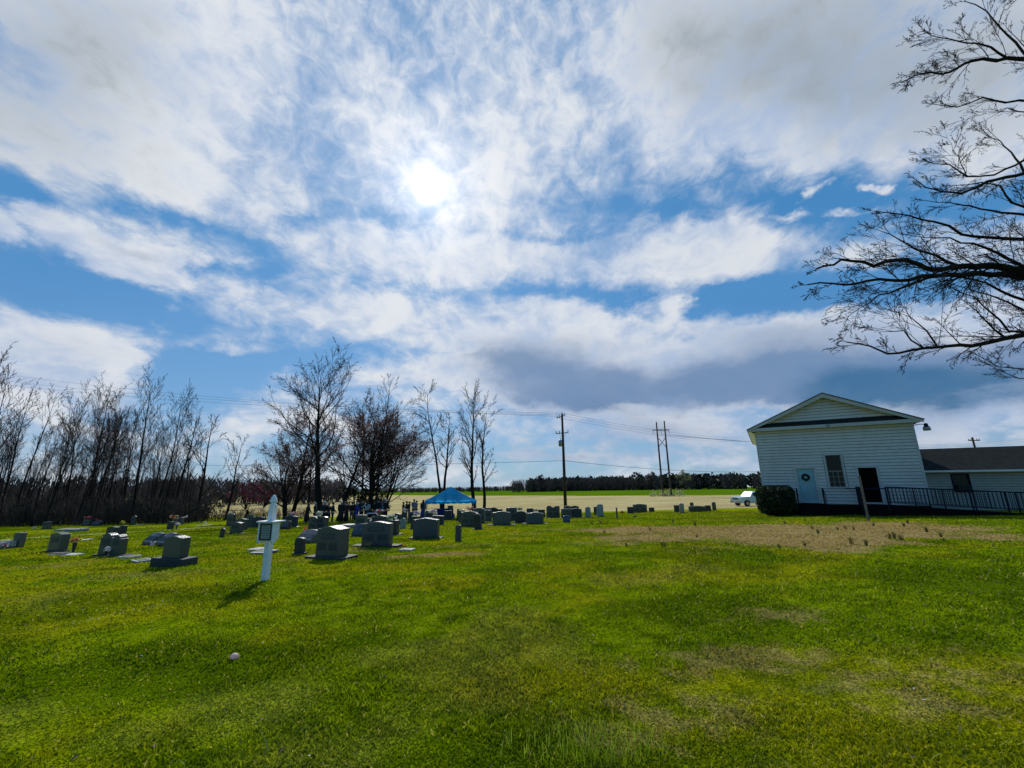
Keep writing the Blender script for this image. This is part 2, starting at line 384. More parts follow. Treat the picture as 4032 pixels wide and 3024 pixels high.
for k, c in dict(black=(.012, .012, .014), charcoal=(.035, .036, .04), maroon=(.09, .02, .025), blue=(.03, .06, .40), royal=(.02, .04, .22), shirt=(.20, .24, .42), lightblue=(.25, .40, .50),
                 greywhite=(.42, .42, .42), khaki=(.16, .14, .09), brown=(.05, .03, .02), jeans=(.03, .06, .26), white=(.7, .7, .7), grey=(.22, .22, .22)).items():
    M_['c_'+k] = mat('cloth_'+k, c, .9, noise=(40, tuple(v*.7 for v in c), .4, .6))
M_['h_white'] = mat('white_hair', (.75, .73, .68), .7); M_['h_grey'] = mat('grey_hair', (.40, .39, .37), .7)
M_['h_dark'] = mat('dark_hair', (.014, .010, .008), .5); M_['h_brown'] = mat('brown_hair', (.09, .055, .03), .6)
PET = {}
for k, c in dict(pink=(.75, .30, .38), rose=(.55, .04, .08), white=(.80, .80, .78), cream=(.75, .70, .45), yellow=(.80, .66, .08), orange=(.85, .32, .03), red=(.55, .02, .02), peach=(.80, .42, .30),
                 lilac=(.55, .42, .55), gold=(.35, .20, .03), coral=(.85, .22, .14)).items():
    PET[k] = c

def leafmat(name, a, b, trans=.35, rough=.6):
    m = bpy.data.materials.new(name); m.use_nodes = True; T = NT(m.node_tree); m.node_tree.nodes.clear()
    co = T.node('ShaderNodeTexCoord').outputs['Object']
    c = T.mix(T.ramp(T.noise(co, 1.7, 4, .6), .35, .65), a, b)
    c = T.mix(T.ramp(T.noise(co, 23, 2, .5), .4, .6, 0, .5), c, tuple(k*.5 for k in a))
    d = T.node('ShaderNodeBsdfDiffuse', {'Color': c}); t = T.node('ShaderNodeBsdfTranslucent', {'Color': c})
    g = T.node('ShaderNodeBsdfGlossy', {'Color': (.5, .5, .5, 1), 'Roughness': .45})
    mx = T.node('ShaderNodeMixShader', {0: trans, 1: d.outputs[0], 2: t.outputs[0]})
    mx2 = T.node('ShaderNodeMixShader', {0: .04, 1: mx.outputs[0], 2: g.outputs[0]})
    T.l.new(mx2.outputs[0], T.node('ShaderNodeOutputMaterial').inputs[0]); return m
for k, c in PET.items(): M_['f_'+k] = leafmat(k+'_petals', c, tuple(min(.9, v*1.1) for v in c), .5)
M_['bark'] = mat('dark_bark', (.026, .022, .018), .95, spec=.1, noise=(7, (.014, .012, .011), .4, .6), bump=(9, .7))
M_['bark_grey'] = mat('grey_bark', (.085, .078, .068), .95, noise=(5, (.045, .04, .036), .4, .65), bump=(8, .7))
M_['twig'] = mat('twig_bark', (.022, .018, .017), .9, spec=.1)
M_['bud'] = leafmat('maroon_buds', (.17, .085, .085), (.25, .15, .13), .35)
M_['budred'] = leafmat('magenta_blossom', (.10, .014, .035), (.13, .03, .055), .3)
M_['hedge'] = leafmat('dark_hedge_leaves', (.010, .024, .006), (.035, .065, .014), .12)
M_['conifer'] = leafmat('dark_conifer_leaves', (.010, .022, .008), (.02, .04, .012), .1)
M_['leaf'] = leafmat('spray_leaves', (.02, .07, .02), (.04, .12, .03), .3)
M_['leafyellow'] = leafmat('yellow_green_leaves', (.35, .48, .06), (.5, .6, .1), .3)
M_['farwood'] = leafmat('bare_far_twigs', (.052, .046, .048), (.085, .072, .068), .2)
M_['farpine'] = leafmat('far_evergreen', (.022, .036, .022), (.045, .058, .036), .1)
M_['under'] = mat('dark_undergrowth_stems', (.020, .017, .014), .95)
M_['brush'] = leafmat('dead_brush', (.032, .028, .022), (.055, .048, .036), .15)
M_['palegreen'] = leafmat('pale_spring_leaves', (.16, .19, .08), (.22, .24, .12), .4)
M_['straw'] = leafmat('pale_straw', (.38, .36, .20), (.5, .46, .28), .3)
M_['weed'] = leafmat('dark_weed', (.075, .09, .02), (.14, .13, .05), .4)
M_['tent'] = None

def colour_nodes(T, za, zb):
    """ground colour from the zone weights: za = (dry, field, crop), zb = (moss, lush, path)"""
    a = T.node('ShaderNodeAttribute', attribute_name='za').outputs['Color']; b = T.node('ShaderNodeAttribute', attribute_name='zb').outputs['Color']
    sa = T.node('ShaderNodeSeparateColor', {0: a}).outputs; sb = T.node('ShaderNodeSeparateColor', {0: b}).outputs
    co = T.node('ShaderNodeTexCoord').outputs['Object']
    f = T.noise(co, 3.0, 5, .65); f2 = T.noise(co, 17, 4, .65)
    g = T.mix(T.ramp(f, .35, .65), (.150, .225, .002), (.235, .315, .003))
    g = T.mix(T.math('MULTIPLY', sb[0], .5), g, (.36, .32, .008))
    g = T.mix(T.math('MULTIPLY', sb[1], .72), g, (.060, .115, .001))
    d = T.mix(T.ramp(f2, .35, .65), (.30, .215, .085), (.42, .32, .15))
    c = T.mix(sa[0], g, d)
    fl = T.mix(T.ramp(T.noise(T.mapping(co, scale=(.06, .45, 1)), 1.0, 5, .6), .38, .64), (.40, .33, .15), (.54, .46, .24))
    fl = T.mix(T.ramp(T.noise(co, .05, 3, .5), .5, .66, 0, .55), fl, (.33, .25, .13))
    c = T.mix(sa[1], c, fl)
    cr = T.mix(T.ramp(T.noise(T.mapping(co, scale=(.02, .2, 1)), 1.0, 4, .6), .4, .62), (.055, .135, .004), (.11, .19, .006))
    c = T.mix(sa[2], c, cr)
    return c, co, f, f2
gm = bpy.data.materials.new('ground_cover'); gm.use_nodes = True; T = NT(gm.node_tree); b = gm.node_tree.nodes['Principled BSDF']
c, co, f, f2 = colour_nodes(T, 0, 0)
f3 = T.noise(co, 60, 3, .7)
c = T.mix(T.ramp(f3, .35, .6, .72, 1.0), (.02, .03, .002), c)      # bare soil and thatch seen between the blades
T.l.new(c, b.inputs['Base Color']); b.inputs['Roughness'].default_value = .95; b.inputs['Specular IOR Level'].default_value = 0.0
hh = T.math('ADD', T.math('MULTIPLY', f3, .4), T.math('ADD', T.math('MULTIPLY', f, 1.2), f2))
T.l.new(T.node('ShaderNodeBump', {'Height': hh, 'Strength': .8, 'Distance': .10}).outputs[0], b.inputs['Normal'])
bm_ = bpy.data.materials.new('grass_blades'); bm_.use_nodes = True; T = NT(bm_.node_tree); bm_.node_tree.nodes.clear()
c, co, f, f2 = colour_nodes(T, 0, 0)
rn = T.node('ShaderNodeAttribute', attribute_name='rnd').outputs['Color']; rs = T.node('ShaderNodeSeparateColor', {0: rn}).outputs
c = T.mix(T.math('MULTIPLY', rs[0], .75), c, T.mix(1.0, c, (.42, .52, .5), 'MULTIPLY'))
c = T.mix(T.ramp(rs[1], .955, .96, 0, .75, False), c, (.40, .36, .14))
d = T.node('ShaderNodeBsdfDiffuse', {'Color': c}); t = T.node('ShaderNodeBsdfTranslucent', {'Color': T.mix(1.0, c, (1.25, 1.2, .7), 'MULTIPLY')})
g = T.node('ShaderNodeBsdfGlossy', {'Color': (.8, .8, .7, 1), 'Roughness': .5})
mx = T.node('ShaderNodeMixShader', {0: .5, 1: d.outputs[0], 2: t.outputs[0]})
mx2 = T.node('ShaderNodeMixShader', {0: .008, 1: mx.outputs[0], 2: g.outputs[0]})
T.l.new(mx2.outputs[0], T.node('ShaderNodeOutputMaterial').inputs[0])

# ------------------------------------------------------------------ ground: one sheet to the horizon
na = 420
ang = np.concatenate([np.linspace(-75, 75, na), np.linspace(75, 285, 60)[1:-1]])
ang = np.radians(ang); nA = len(ang)
rr = np.concatenate([[0.05], 0.4*np.exp(np.linspace(0, math.log(3000/0.4), 560))]); nR = len(rr)
Ag, Rg = np.meshgrid(ang, rr); X = (Rg*np.sin(Ag)).ravel(); Y = (Rg*np.cos(Ag)).ravel()
Z = gz(X, Y)
ii = np.arange(nR-1)[:, None]*nA; jj = np.arange(nA)[None, :]; j2 = (jj+1) % nA
F_ = np.stack([ii+jj, ii+nA+jj, ii+nA+j2, ii+j2], -1).reshape(-1, 4)
za = zones(X, Y)
o1 = np.ones_like(X)
gme = newmesh('ground', np.stack([X, Y, Z], 1), F_, 4, gm, {'za': np.stack([za[0], za[1], za[2], o1], 1), 'zb': np.stack([za[3], za[4], za[5], o1], 1)}, True)
gme.flip_normals()
tag(link('ground', gme), kind='structure')

# worn mown track across the cemetery, a sheet just above the ground
pm = mat('worn_pale_track', (.30, .34, .10), .95, noise=(6, (.20, .27, .05), .4, .65), bump=(30, .6), spec=.1)
pts = [ground(-60, 2136), ground(20, 2128), ground(250, 2112), ground(500, 2097), ground(700, 2084), ground(900, 2073), ground(1120, 2062), ground(1350, 2050)]
P2 = []
for a, b2 in zip(pts, pts[1:]):
    for k in range(14): P2.append(a.lerp(b2, k/14))
vs = []; fs = []
for i, p in enumerate(P2):
    t_ = (P2[min(i+1, len(P2)-1)]-P2[max(i-1, 0)]); t_.z = 0; t_.normalize(); nn_ = Vector((-t_.y, t_.x, 0))
    for k in range(5):
        q = p+nn_*((k-2)*.30*(1+.25*math.sin(i*1.7+k))); vs.append((q.x, q.y, float(gz(np.array(q.x), np.array(q.y)))+.025))
for i in range(len(P2)-1):
    for k in range(4): a = i*5+k; fs.append((a, a+1, a+6, a+5))
mb = MB(); mb.add(vs, fs); tag(mb.build('path', pm, smooth=True), kind='structure')

# ------------------------------------------------------------------ grass blades (one object of stuff)
def blades(n, dmin, dmax, name, hmul=1.0, wmul=1.0, half=66):
    u = RNG.random(n); d = dmin*(dmax/dmin)**u
    a = np.radians(RNG.uniform(-half, half, n)); x = d*np.sin(a); y = d*np.cos(a)
    z0 = gz(x, y)-.006
    zz = zones(x, y); dry = zz[0]
    hgt = (.017+.016*RNG.random(n))*(1+.5*(fbm(x*1.1+5, y*1.1, 2)-.5)*2)*(1-.35*dry)*hmul*(1+.02*d)
    hgt *= (.75+.5*sm(.35, .68, fbm(x*2.6+11, y*3.1+7, 3)))*np.where(RNG.random(n) > .985, 2.2, 1.0)
    wd = (.0022+.0009*d)*wmul*(.7+.6*RNG.random(n))
    fa = RNG.uniform(0, 2*np.pi, n); fx = np.cos(fa); fy = np.sin(fa)
    la = RNG.uniform(0, 2*np.pi, n); lean = hgt*(.25+.8*RNG.random(n))*(1+dry)
    lx = np.cos(la)*lean; ly = np.sin(la)*lean
    co_ = np.zeros((n, 5, 3))
    co_[:, 0] = np.stack([x-fx*wd, y-fy*wd, z0], 1); co_[:, 1] = np.stack([x+fx*wd, y+fy*wd, z0], 1)
    co_[:, 2] = np.stack([x-fx*wd*.8+lx*.35, y-fy*wd*.8+ly*.35, z0+hgt*.6], 1); co_[:, 3] = np.stack([x+fx*wd*.8+lx*.35, y+fy*wd*.8+ly*.35, z0+hgt*.6], 1)
    co_[:, 4] = np.stack([x+lx, y+ly, z0+hgt], 1)
    b0 = np.arange(n)[:, None]*5
    ff = np.concatenate([b0+np.array([[0, 1, 3]]), b0+np.array([[0, 3, 2]]), b0+np.array([[2, 3, 4]])], 1)
    r5 = lambda v: np.repeat(v, 5)
    one = np.ones(n*5); q = RNG.random((n, 2))
    return newmesh(name, co_.reshape(-1, 3), ff, 3, bm_, {'za': np.stack([r5(zz[0]), r5(zz[1]), r5(zz[2]), one], 1), 'zb': np.stack([r5(zz[3]), r5(zz[4]), r5(zz[5]), one], 1),
                   'rnd': np.stack([r5(q[:, 0]), r5(q[:, 1]), one, one], 1)})
tag(link('grass', blades(700000, 1.9, 46, 'grass')), 'mown green lawn with yellowed patches in front of the gravestones', kind='stuff')

# ================================================================== gravestones
def top_profile(kind, w, h):
    """front outline (x, z) of a die, counter-clockwise from the lower left"""
    a = w/2
    if kind == 'serp':      # shallow wave: raised middle, dipping shoulders
        t = [(x, h-.085*h*(0.5-0.5*math.cos(2*math.pi*abs(x/a)*.5))*1.0 - .0) for x in np.linspace(a, -a, 17)]
        t = [(x, z_ if abs(x) < a*.98 else z_) for x, z_ in t]
    elif kind == 'arch': t = [(a*math.cos(p), h-.22*w+.22*w*math.sin(p)) for p in np.linspace(0, math.pi, 15)]
    elif kind == 'round': t = [(a*math.cos(p), h-a+a*math.sin(p)) for p in np.linspace(0, math.pi, 15)]
    elif kind == 'gable': t = [(a, h*.86), (a*.0, h), (-a, h*.86)]
    elif kind == 'shoulder': t = [(a, h*.80), (a*.72, h*.80), (a*.66, h*.90), (a*.45, h*.96), (0, h), (-a*.45, h*.96), (-a*.66, h*.90), (-a*.72, h*.80), (-a, h*.80)]
    elif kind == 'twin': t = [(a, h*.93), (a*.75, h), (a*.35, h*.98), (a*.08, h*.86), (-a*.08, h*.86), (-a*.35, h*.98), (-a*.75, h), (-a, h*.93)]
    else: t = [(a, h*.985), (a*.5, h), (-a*.5, h), (-a, h*.985)]
    return [(-a, 0), (a, 0)]+[(float(p), float(q)) for p, q in t]
def slab_uv(w, d, h): pass
def text_mesh(body, size, name, m):
    cu = bpy.data.curves.new(name, 'FONT'); cu.body = body; cu.size = size; cu.align_x = 'CENTER'; cu.align_y = 'CENTER'; cu.extrude = .002
    o = bpy.data.objects.new(name, cu); sc.collection.objects.link(o)
    bpy.context.view_layer.update()
    me = bpy.data.meshes.new_from_object(o.evaluated_get(bpy.context.evaluated_depsgraph_get()))
    bpy.data.objects.remove(o); bpy.data.curves.remove(cu); me.name = name; me.materials.clear(); me.materials.append(m); return me
DEPTH = {}
def stone_depth(xl, xr, yb, Y=None):
    cx = (xl+xr)/2
    if Y is None: p = ground(cx, yb)
    else:
        p = at(cx, yb, Y); p.z = H(p.x, p.y)
    return p
def headstone(spec):
    kind, xl, xr, yb, yt, label = spec[:6]; o_ = spec[6] if len(spec) > 6 else {}
    p = stone_depth(xl, xr, yb, o_.get('Y'))
    dep = float(np.dot(np.array(p)-CAM, FW)); w_ = (xr-xl)*dep/FPX*o_.get('ws', 1.0)
    q = at((xl+xr)/2, yt, p.y); h_ = max(.12, q.z-p.z)
    th_ = o_.get('t', .26 if w_ > .5 else .15); yaw = rad(o_.get('yaw', RNG.uniform(-4, 4)-9))
    base = o_.get('base', w_*1.22 if w_ > .45 else 0); bh = o_.get('bh', .075 if base else 0)
    m = M_[o_.get('m', 'granite')]
    root = empty(o_.get('name', 'gravestone'), (p.x, p.y, H(p.x, p.y)-.02), yaw)
    root.rotation_euler = (rad(o_.get('tilt', RNG.uniform(-1, 1))), rad(o_.get('roll', RNG.uniform(-1.2, 1.2))), yaw)
    tag(root, label, o_.get('cat', 'gravestone'), 'gravestones in the churchyard')
    z0 = 0
    if base:
        MB().box(-base/2, base/2, -th_*.8, th_*.8, -.03, bh).build('base', M_['granite_rough'] if m.name != 'polished_dark_granite' else m, root, bevel=.012)
        z0 = bh+.001
    hd = h_-z0+.02
    if kind == 'slant':
        mb = MB(); a = w_/2; d0 = o_.get('d', .42)
        vs = []
        for x_ in np.linspace(-a, a, 9):
            tz = hd*(1-.10*(x_/a)**2)
            vs += [(x_, -d0/2, z0), (x_, -d0/2, z0+hd*.22), (x_, d0/2-.12, z0+tz), (x_, d0/2, z0+tz), (x_, d0/2, z0)]
        fs = []
        for i in range(8):
            for k in range(5): fs.append((i*5+k, (i+1)*5+k, (i+1)*5+(k+1) % 5, i*5+(k+1) % 5))
        fs += [(4, 3, 2, 1, 0), (40, 41, 42, 43, 44)]
        mb.add(vs, fs); die = mb.build('die', m, root, bevel=.008)
        L = Vector((0, d0-.12, hd*.78)); nrm = Vector((0, -L.z, L.y)).normalized()
        for sx_ in (-.5, .5):
            cx_ = sx_*a*.95; c0 = Vector((cx_, -d0/2, z0+hd*.22))+L*.40+nrm*.006
            u = Vector((1, 0, 0)); vv = L.normalized()
            Mx = Matrix((u, vv, nrm)).transposed().to_4x4(); Mx.translation = c0
            MB().box(-a*.36, a*.36, -hd*.22, hd*.22, -.004, .004, Mx).build('name_panel', M_['panel_light'], die)
        return root
    if kind == 'ledger':
        d0 = o_.get('d', .5); hh_ = o_.get('hh', .07)
        MB().box(-w_/2, w_/2, -d0/2, d0/2, 0, hh_).build('slab', m, root, bevel=.01)
        if o_.get('plaque'): MB().box(-w_*.34, w_*.34, -d0*.30, d0*.30, hh_-.004, hh_+.012).build('plaque', M_['bronze'], root, bevel=.004)
        return root
    pr = top_profile(kind, w_, hd)
    mb = MB(); mb.prism([(a_, b_+z0) for a_, b_ in pr], -th_/2, th_/2); die = mb.build('die', m, root, bevel=.010)
    f = -th_/2
    ins = o_.get('face', 'double' if w_ > .75 else ('single' if w_ > .42 and m.name.find('marble') < 0 else None))
    if ins == 'double':
        nm = o_.get('text')
        MB().box(-w_*.30, w_*.30, f-.004, f+.004, z0+hd*.58, z0+hd*.76).build('name_panel', M_['panel_light'] if o_.get('light') else M_['panel'], die)
        if nm:
            me = text_mesh(nm, hd*.15, 'family_name', M_['letter']); t = link('family_name', me, die, (0, f-.008, z0+hd*.67)); t.rotation_euler = (rad(90), 0, 0)
        for s_ in (-1, 1):
            MB().box(s_*w_*.24-w_*.17, s_*w_*.24+w_*.17, f-.004, f+.004, z0+hd*.20, z0+hd*.46).build('date_panel', M_['panel_light'] if o_.get('light') else M_['panel'], die)
    elif ins == 'single':
        MB().box(-w_*.32, w_*.32, f-.004, f+.004, z0+hd*.45, z0+hd*.75).build('name_panel', M_['panel'], die)
    elif ins == 'oval':
        mb = MB(); mb.prism([(w_*.30*math.cos(t), z0+hd*.62+w_*.36*math.sin(t)) for t in np.linspace(0, 2*math.pi, 20)[:-1]], f-.012, f+.004)
        mb.build('wreath_carving', M_['granite_rough'], die)
    return root

S = 'serp'; 
STONES = [
 # kind xl xr ybase ytop label
 ('slant', -20, 38, 2160, 2131, 'low slant stone with pinkish flowers at the very left edge of the lawn', dict(m='marble')),
 ('flat', 53, 84, 2156, 2097, 'narrow grey upright stone second from the left edge, lit pale on top', dict(base=0, ws=1.0, t=.2, m='granite')),
 (S, 190, 257, 2173, 2096, 'large leaning green-grey stone beside the vase of pink and yellow flowers', dict(m='granite_green', yaw=-16, t=.24)),
 ('shoulder', 393, 446, 2189, 2098, 'left one of the tall green-grey pair with white flowers at the foot', dict(m='granite_green', t=.22, face='single', base=.62)),
 ('shoulder', 440, 482, 2191, 2104, 'right one of the tall green-grey pair with white flowers at the foot', dict(m='granite_green', t=.22, face='single', base=.52)),
 (S, 420, 466, 2106, 2073, 'broad dark stone behind the tall green-grey pair', dict(m='granite_dark', Y=24.5)),
 ('flat', 468, 494, 2104, 2069, 'narrower dark stone touching the broad one behind the tall pair', dict(m='granite_dark', Y=25)),
 ('ledger', 481, 538, 2196, 2187, 'flat bronze-faced marker in the grass nearest the tall green-grey pair', dict(m='concrete', plaque=1, d=.34)),
 ('ledger', 526, 593, 2211, 2196, 'flat pale-rimmed bronze marker left of the tall stone on a stepped base', dict(m='concrete', plaque=1, d=.36, yaw=-30)),
 ('slant', 574, 630, 2147, 2098, 'left blue-grey slant stone of a pair on one base', dict(m='granite_blue', yaw=-18)),
 ('slant', 628, 678, 2150, 2099, 'right blue-grey slant stone of a pair, half behind the tall stepped stone', dict(m='granite_blue', yaw=-18)),
 (S, 642, 724, 2226, 2108, 'tall green-grey stone on a heavy dark stepped base, nearest on the left lawn', dict(m='granite_green', t=.24, base=.92, bh=.2, yaw=-12, face='none')),
 ('flat', 169, 196, 2083, 2053, 'small pale upright stone alone near the left wood', dict(m='granite', Y=38)),
 ('ledger', 235, 274, 2092, 2084, 'pale low slab near the left wood, left of the slab with white flowers', dict(m='marble', d=.9, hh=.2)),
 ('ledger', 280, 326, 2092, 2083, 'pale low slab near the left wood holding white flowers', dict(m='marble', d=.9, hh=.2)),
 ('flat', 325, 356, 2072, 2047, 'grey stone crowned with red and pink flowers against the left wood', dict(Y=43)),
 ('slant', 356, 396, 2074, 2051, 'low dark slant stone against the left wood with dull red flowers behind', dict(m='granite_dark', Y=43)),
 ('ledger', 323, 352, 2128, 2125, 'thin flat marker in the grass behind the vase of pink and yellow flowers', dict(m='concrete')),
 ('arch', 513, 533, 2066, 2030, 'slim round-topped stone against the left wood beside a white flat slab', dict(m='granite', Y=44, t=.14)),
 ('ledger', 541, 563, 2064, 2060, 'small white flat slab against the left wood', dict(m='marble', Y=43, d=.6)),
 ('flat', 658, 679, 2088, 2054, 'near-black narrow stone beside the vase of pale pink flowers', dict(m='granite_dark', Y=31, t=.2)),
 ('flat', 676, 697, 2060, 2040, 'grey stone under the cream and orange flower spray', dict(Y=40)),
 ('flat', 699, 722, 2057, 2036, 'grey stone behind and right of the cream and orange flower spray', dict(Y=42)),
 ('ledger', 782, 829, 2070, 2066, 'wide pale slab lying in the grass beyond the track, white pot beside it', dict(m='marble', Y=37, d=.8)),
 ('gable', 864, 880, 2118, 2078, 'small nearly black pointed marker standing alone in the grass', dict(m='granite_dark', base=0, roll=4, t=.1)),
 (S, 908, 950, 2102, 2055, 'green-grey stone nearest left of the white sign post', dict(m='granite_green', base=.9)),
 (S, 926, 972, 2081, 2041, 'grey stone just behind the green-grey stone left of the sign', dict(Y=27.5)),
 ('flat', 895, 924, 2053, 2024, 'grey stone at the track left of the small dark evergreen', dict(Y=35)),
 ('flat', 966, 993, 2072, 2027, 'plain grey stone between the dark evergreen and the blue-black stone', dict(Y=31, m='granite_green')),
 (S, 993, 1041, 2072, 2034, 'blue-black stone with a cream and yellow flower spray, behind the sign', dict(m='granite_navy', Y=30)),
 ('flat', 1024, 1046, 2101, 2058, 'narrow grey stone half hidden by the sign board', dict(m='granite', base=.55)),
 ('slant', 1110, 1140, 2083, 2051, 'dark slant stone just right of the sign board', dict(m='granite_dark')),
 (S, 1117, 1171, 2064, 2030, 'blue-black stone with pink and white flowers, right of the sign', dict(m='granite_navy', Y=30, t=.24)),
 ('twin', 1214, 1288, 2077, 2033, 'wide twin-topped stone with a vase of white and yellow lilies', dict(Y=23.5, t=.25)),
 ('slant', 1176, 1246, 2139, 2087, 'blue-grey slant stone between the small tablet and the largest stone', dict(m='granite_blue', d=.5, yaw=-14)),
 ('arch', 1161, 1197, 2180, 2116, 'small round-topped tablet in front of the blue-grey slant stone', dict(m='granite_dark', base=.34, bh=.05, t=.13)),
 (S, 1250, 1360, 2196, 2070, 'largest grey stone, nearest in the middle, pale side face showing', dict(m='granite', yaw=-19, t=.36, base=1.15, text='KENDALL', face='double')),
 ('slant', 1391, 1440, 2113, 2064, 'dark slant stone squeezed between the two largest stones', dict(m='granite_navy')),
 (S, 1426, 1542, 2152, 2053, 'wide grey stone on a long base with a dry brown bouquet', dict(m='granite', base=1.5, t=.26, text='WARNER', yaw=-8)),
 ('flat', 1400, 1442, 2078, 2027, 'tall square-topped stone behind the wide stone with brown bouquet', dict(Y=24, m='granite_blue')),
 ('flat', 1438, 1468, 2062, 2040, 'low bluish stone right of the tall square-topped one', dict(Y=26, m='granite_blue')),
 (S, 1464, 1526, 2066, 2029, 'grey stone topped by a red and pink flower spray', dict(Y=26)),
 ('flat', 1541, 1567, 2098, 2048, 'near-black narrow stone under green and white flowers', dict(Y=18.5, m='granite_dark', t=.3, base=.6)),
 ('shoulder', 1575, 1598, 2074, 2039, 'small pale stone with cut shoulders beside the near-black narrow one', dict(Y=24, m='marble', t=.1)),
 ('serp', 1546, 1580, 2046, 2021, 'green-grey stone with a bright curved top left of the posy in white', dict(Y=31, m='granite_green')),
 ('flat', 1582, 1602, 2046, 2016, 'green-grey narrow stone under a small white posy', dict(Y=32, m='granite_green')),
 ('flat', 1607, 1630, 2046, 2015, 'plain grey stone left of the silver-lilac flower mound', dict(Y=33)),
 ('flat', 1617, 1652, 2078, 2032, 'dark stone carrying the left silver-lilac flower mound', dict(Y=23, m='granite_dark')),
 (S, 1627, 1728, 2121, 2039, 'third large grey stone with two pale name panels', dict(m='granite', t=.24, text='SHORT', light=1, base=1.25, yaw=-8)),
 ('flat', 1676, 1706, 2046, 2010, 'pale bluish stone below the standing figure in long blue', dict(Y=33, m='granite_blue')),
 ('flat', 1700, 1747, 2056, 2030, 'dark stone carrying the right silver-lilac flower mound', dict(Y=27, m='granite_dark')),
 ('flat', 1748, 1779, 2035, 2010, 'dark squat stone under the right half of the blue tent', dict(Y=36, m='granite_dark')),
 ('arch', 1793, 1815, 2131, 2067, 'slim brown round-topped stone alone in front of the tent rows', dict(m='redstone', base=0, t=.12)),
 ('round', 1868, 1897, 2085, 2021, 'dark leaning round-headed stone with a carved oval', dict(m='granite_dark', face='oval', base=.5, roll=-3, tilt=5)),
 (S, 1815, 1882, 2066, 2012, 'wide grey stone with peach flowers on top', dict(Y=24.3, text='CLARK', base=1.4)),
 ('flat', 1799, 1818, 2034, 2004, 'dark stone edge left of the peach-flowered stone', dict(Y=34, m='granite_dark')),
 ('flat', 1805, 1830, 2044, 2008, 'pale stone edge half behind the peach-flowered stone', dict(Y=31, m='granite_green')),
 (S, 1864, 1909, 2052, 1999, 'tall grey stone behind the carved round-headed one', dict(Y=28.5, m='granite')),
 ('flat', 1909, 1936, 2042, 2008, 'bluish stone left of the wide plain-faced stone', dict(Y=31, m='granite_blue')),
 ('flat', 1905, 1930, 2020, 1999, 'grey stone peeping over the bluish one in the tent row', dict(Y=38)),
 ('serp', 1930, 1958, 2018, 1998, 'black stone farthest back, left of the centre', dict(Y=41, m='granite_dark')),
 ('flat', 1955, 1979, 2018, 2004, 'black low stone beside the farthest black one', dict(Y=41, m='granite_dark')),
 (S, 1941, 2010, 2068, 2013, 'wide plain-faced grey stone on a long low base', dict(m='granite', base=1.6, face='none')),
 ('flat', 1994, 2036, 2038, 1998, 'grey stone behind and right of the wide plain-faced one', dict(Y=31)),
 ('arch', 2028, 2072, 2056, 2012, 'dark grey stone topped with a white and sage flower spray', dict(Y=27, m='granite_dark')),
 ('flat', 2074, 2100, 2022, 2001, 'dark block behind the grey stone with white roses', dict(Y=39, m='granite_dark')),
 ('flat', 2120, 2146, 2026, 2006, 'dark block right behind the stone with white roses', dict(Y=36, m='granite_dark')),
 (S, 2073, 2141, 2064, 2017, 'grey stone with white roses on top and panels lettered below', dict(m='granite', text='LOWE', light=1, base=1.5)),
 ('twin', 2152, 2204, 2030, 1991, 'wide twin-topped stone left of the utility pole', dict(Y=34.5)),
 ('flat', 2210, 2249, 2033, 2003, 'grey stone in front of the utility pole foot', dict(Y=33)),
 (S, 2219, 2250, 2008, 1991, 'left low stone right behind the utility pole', dict(Y=43)),
 (S, 2246, 2279, 2008, 1991, 'right low stone right behind the utility pole', dict(Y=43, m='granite_dark')),
 (S, 2250, 2291, 2032, 2001, 'dark stone right of the pole-foot stone', dict(Y=33.5, m='granite_dark')),
 ('slant', 2217, 2245, 2057, 2030, 'small black slant stone lit on its top, in front of the pole-foot stone', dict(m='granite_navy', base=0, d=.3)),
 ('gable', 2305, 2326, 2038, 1994, 'pointed pale old stone with a plinth', dict(m='marble', base=.75, t=.12)),
 ('flat', 2338, 2356, 2020, 1995, 'grey block behind the tall round-topped old stone', dict(Y=40)),
 ('arch', 2352, 2377, 2034, 1985, 'tall round-topped old stone on a pale plinth', dict(m='marble', base=.85, t=.14, face='none')),
 ('flat', 2427, 2433, 2040, 1998, 'very thin dark upright marker alone on the grass', dict(m='granite_dark', base=0, t=.10)),
 ('flat', 2471, 2494, 2016, 1996, 'low dark stone left of the broad dark stone', dict(Y=42, m='granite_dark')),
 (S, 2494, 2547, 2014, 1984, 'broad dark stone right of the red flowers', dict(Y=43, m='granite')),
 ('flat', 2556, 2576, 2012, 1998, 'small dark block right of the broad dark stone', dict(Y=44, m='granite_dark')),
 ('flat', 2495, 2507, 2037, 2029, 'tiny dark block low in the grass before the broad dark stone', dict(m='granite_dark', base=0)),
 ('flat', 2656, 2678, 2015, 1989, 'dark stone touching the pale slim one at the far right', dict(Y=42, m='granite_dark')),
 ('arch', 2678, 2695, 2021, 1981, 'pale slim round-topped stone at the far right group', dict(Y=39, m='marble', base=.6, t=.12, tilt=3)),
 ('flat', 2718, 2731, 1994, 1978, 'small square stone beyond the long low dark stone', dict(Y=50)),
 (S, 2715, 2778, 2018, 1992, 'long low dark stone at the far right group', dict(Y=41, m='granite')),
 ('flat', 2779, 2799, 2015, 1990, 'dark stone at the right end of the long low one', dict(Y=42, m='granite_dark')),
 ('arch', 2806, 2820, 2006, 1977, 'grey slim stone farthest right, nearest the pickup', dict(Y=44, m='granite', base=0, t=.14)),
 ('ledger', 990, 1040, 2163, 2155, 'pale flat slab farther behind the white sign post', dict(m='concrete', d=.5, hh=.05)),
 ('ledger', 1006, 1074, 2177, 2166, 'white flat slab nearer behind the white sign post', dict(m='marble', d=.55, hh=.07)),
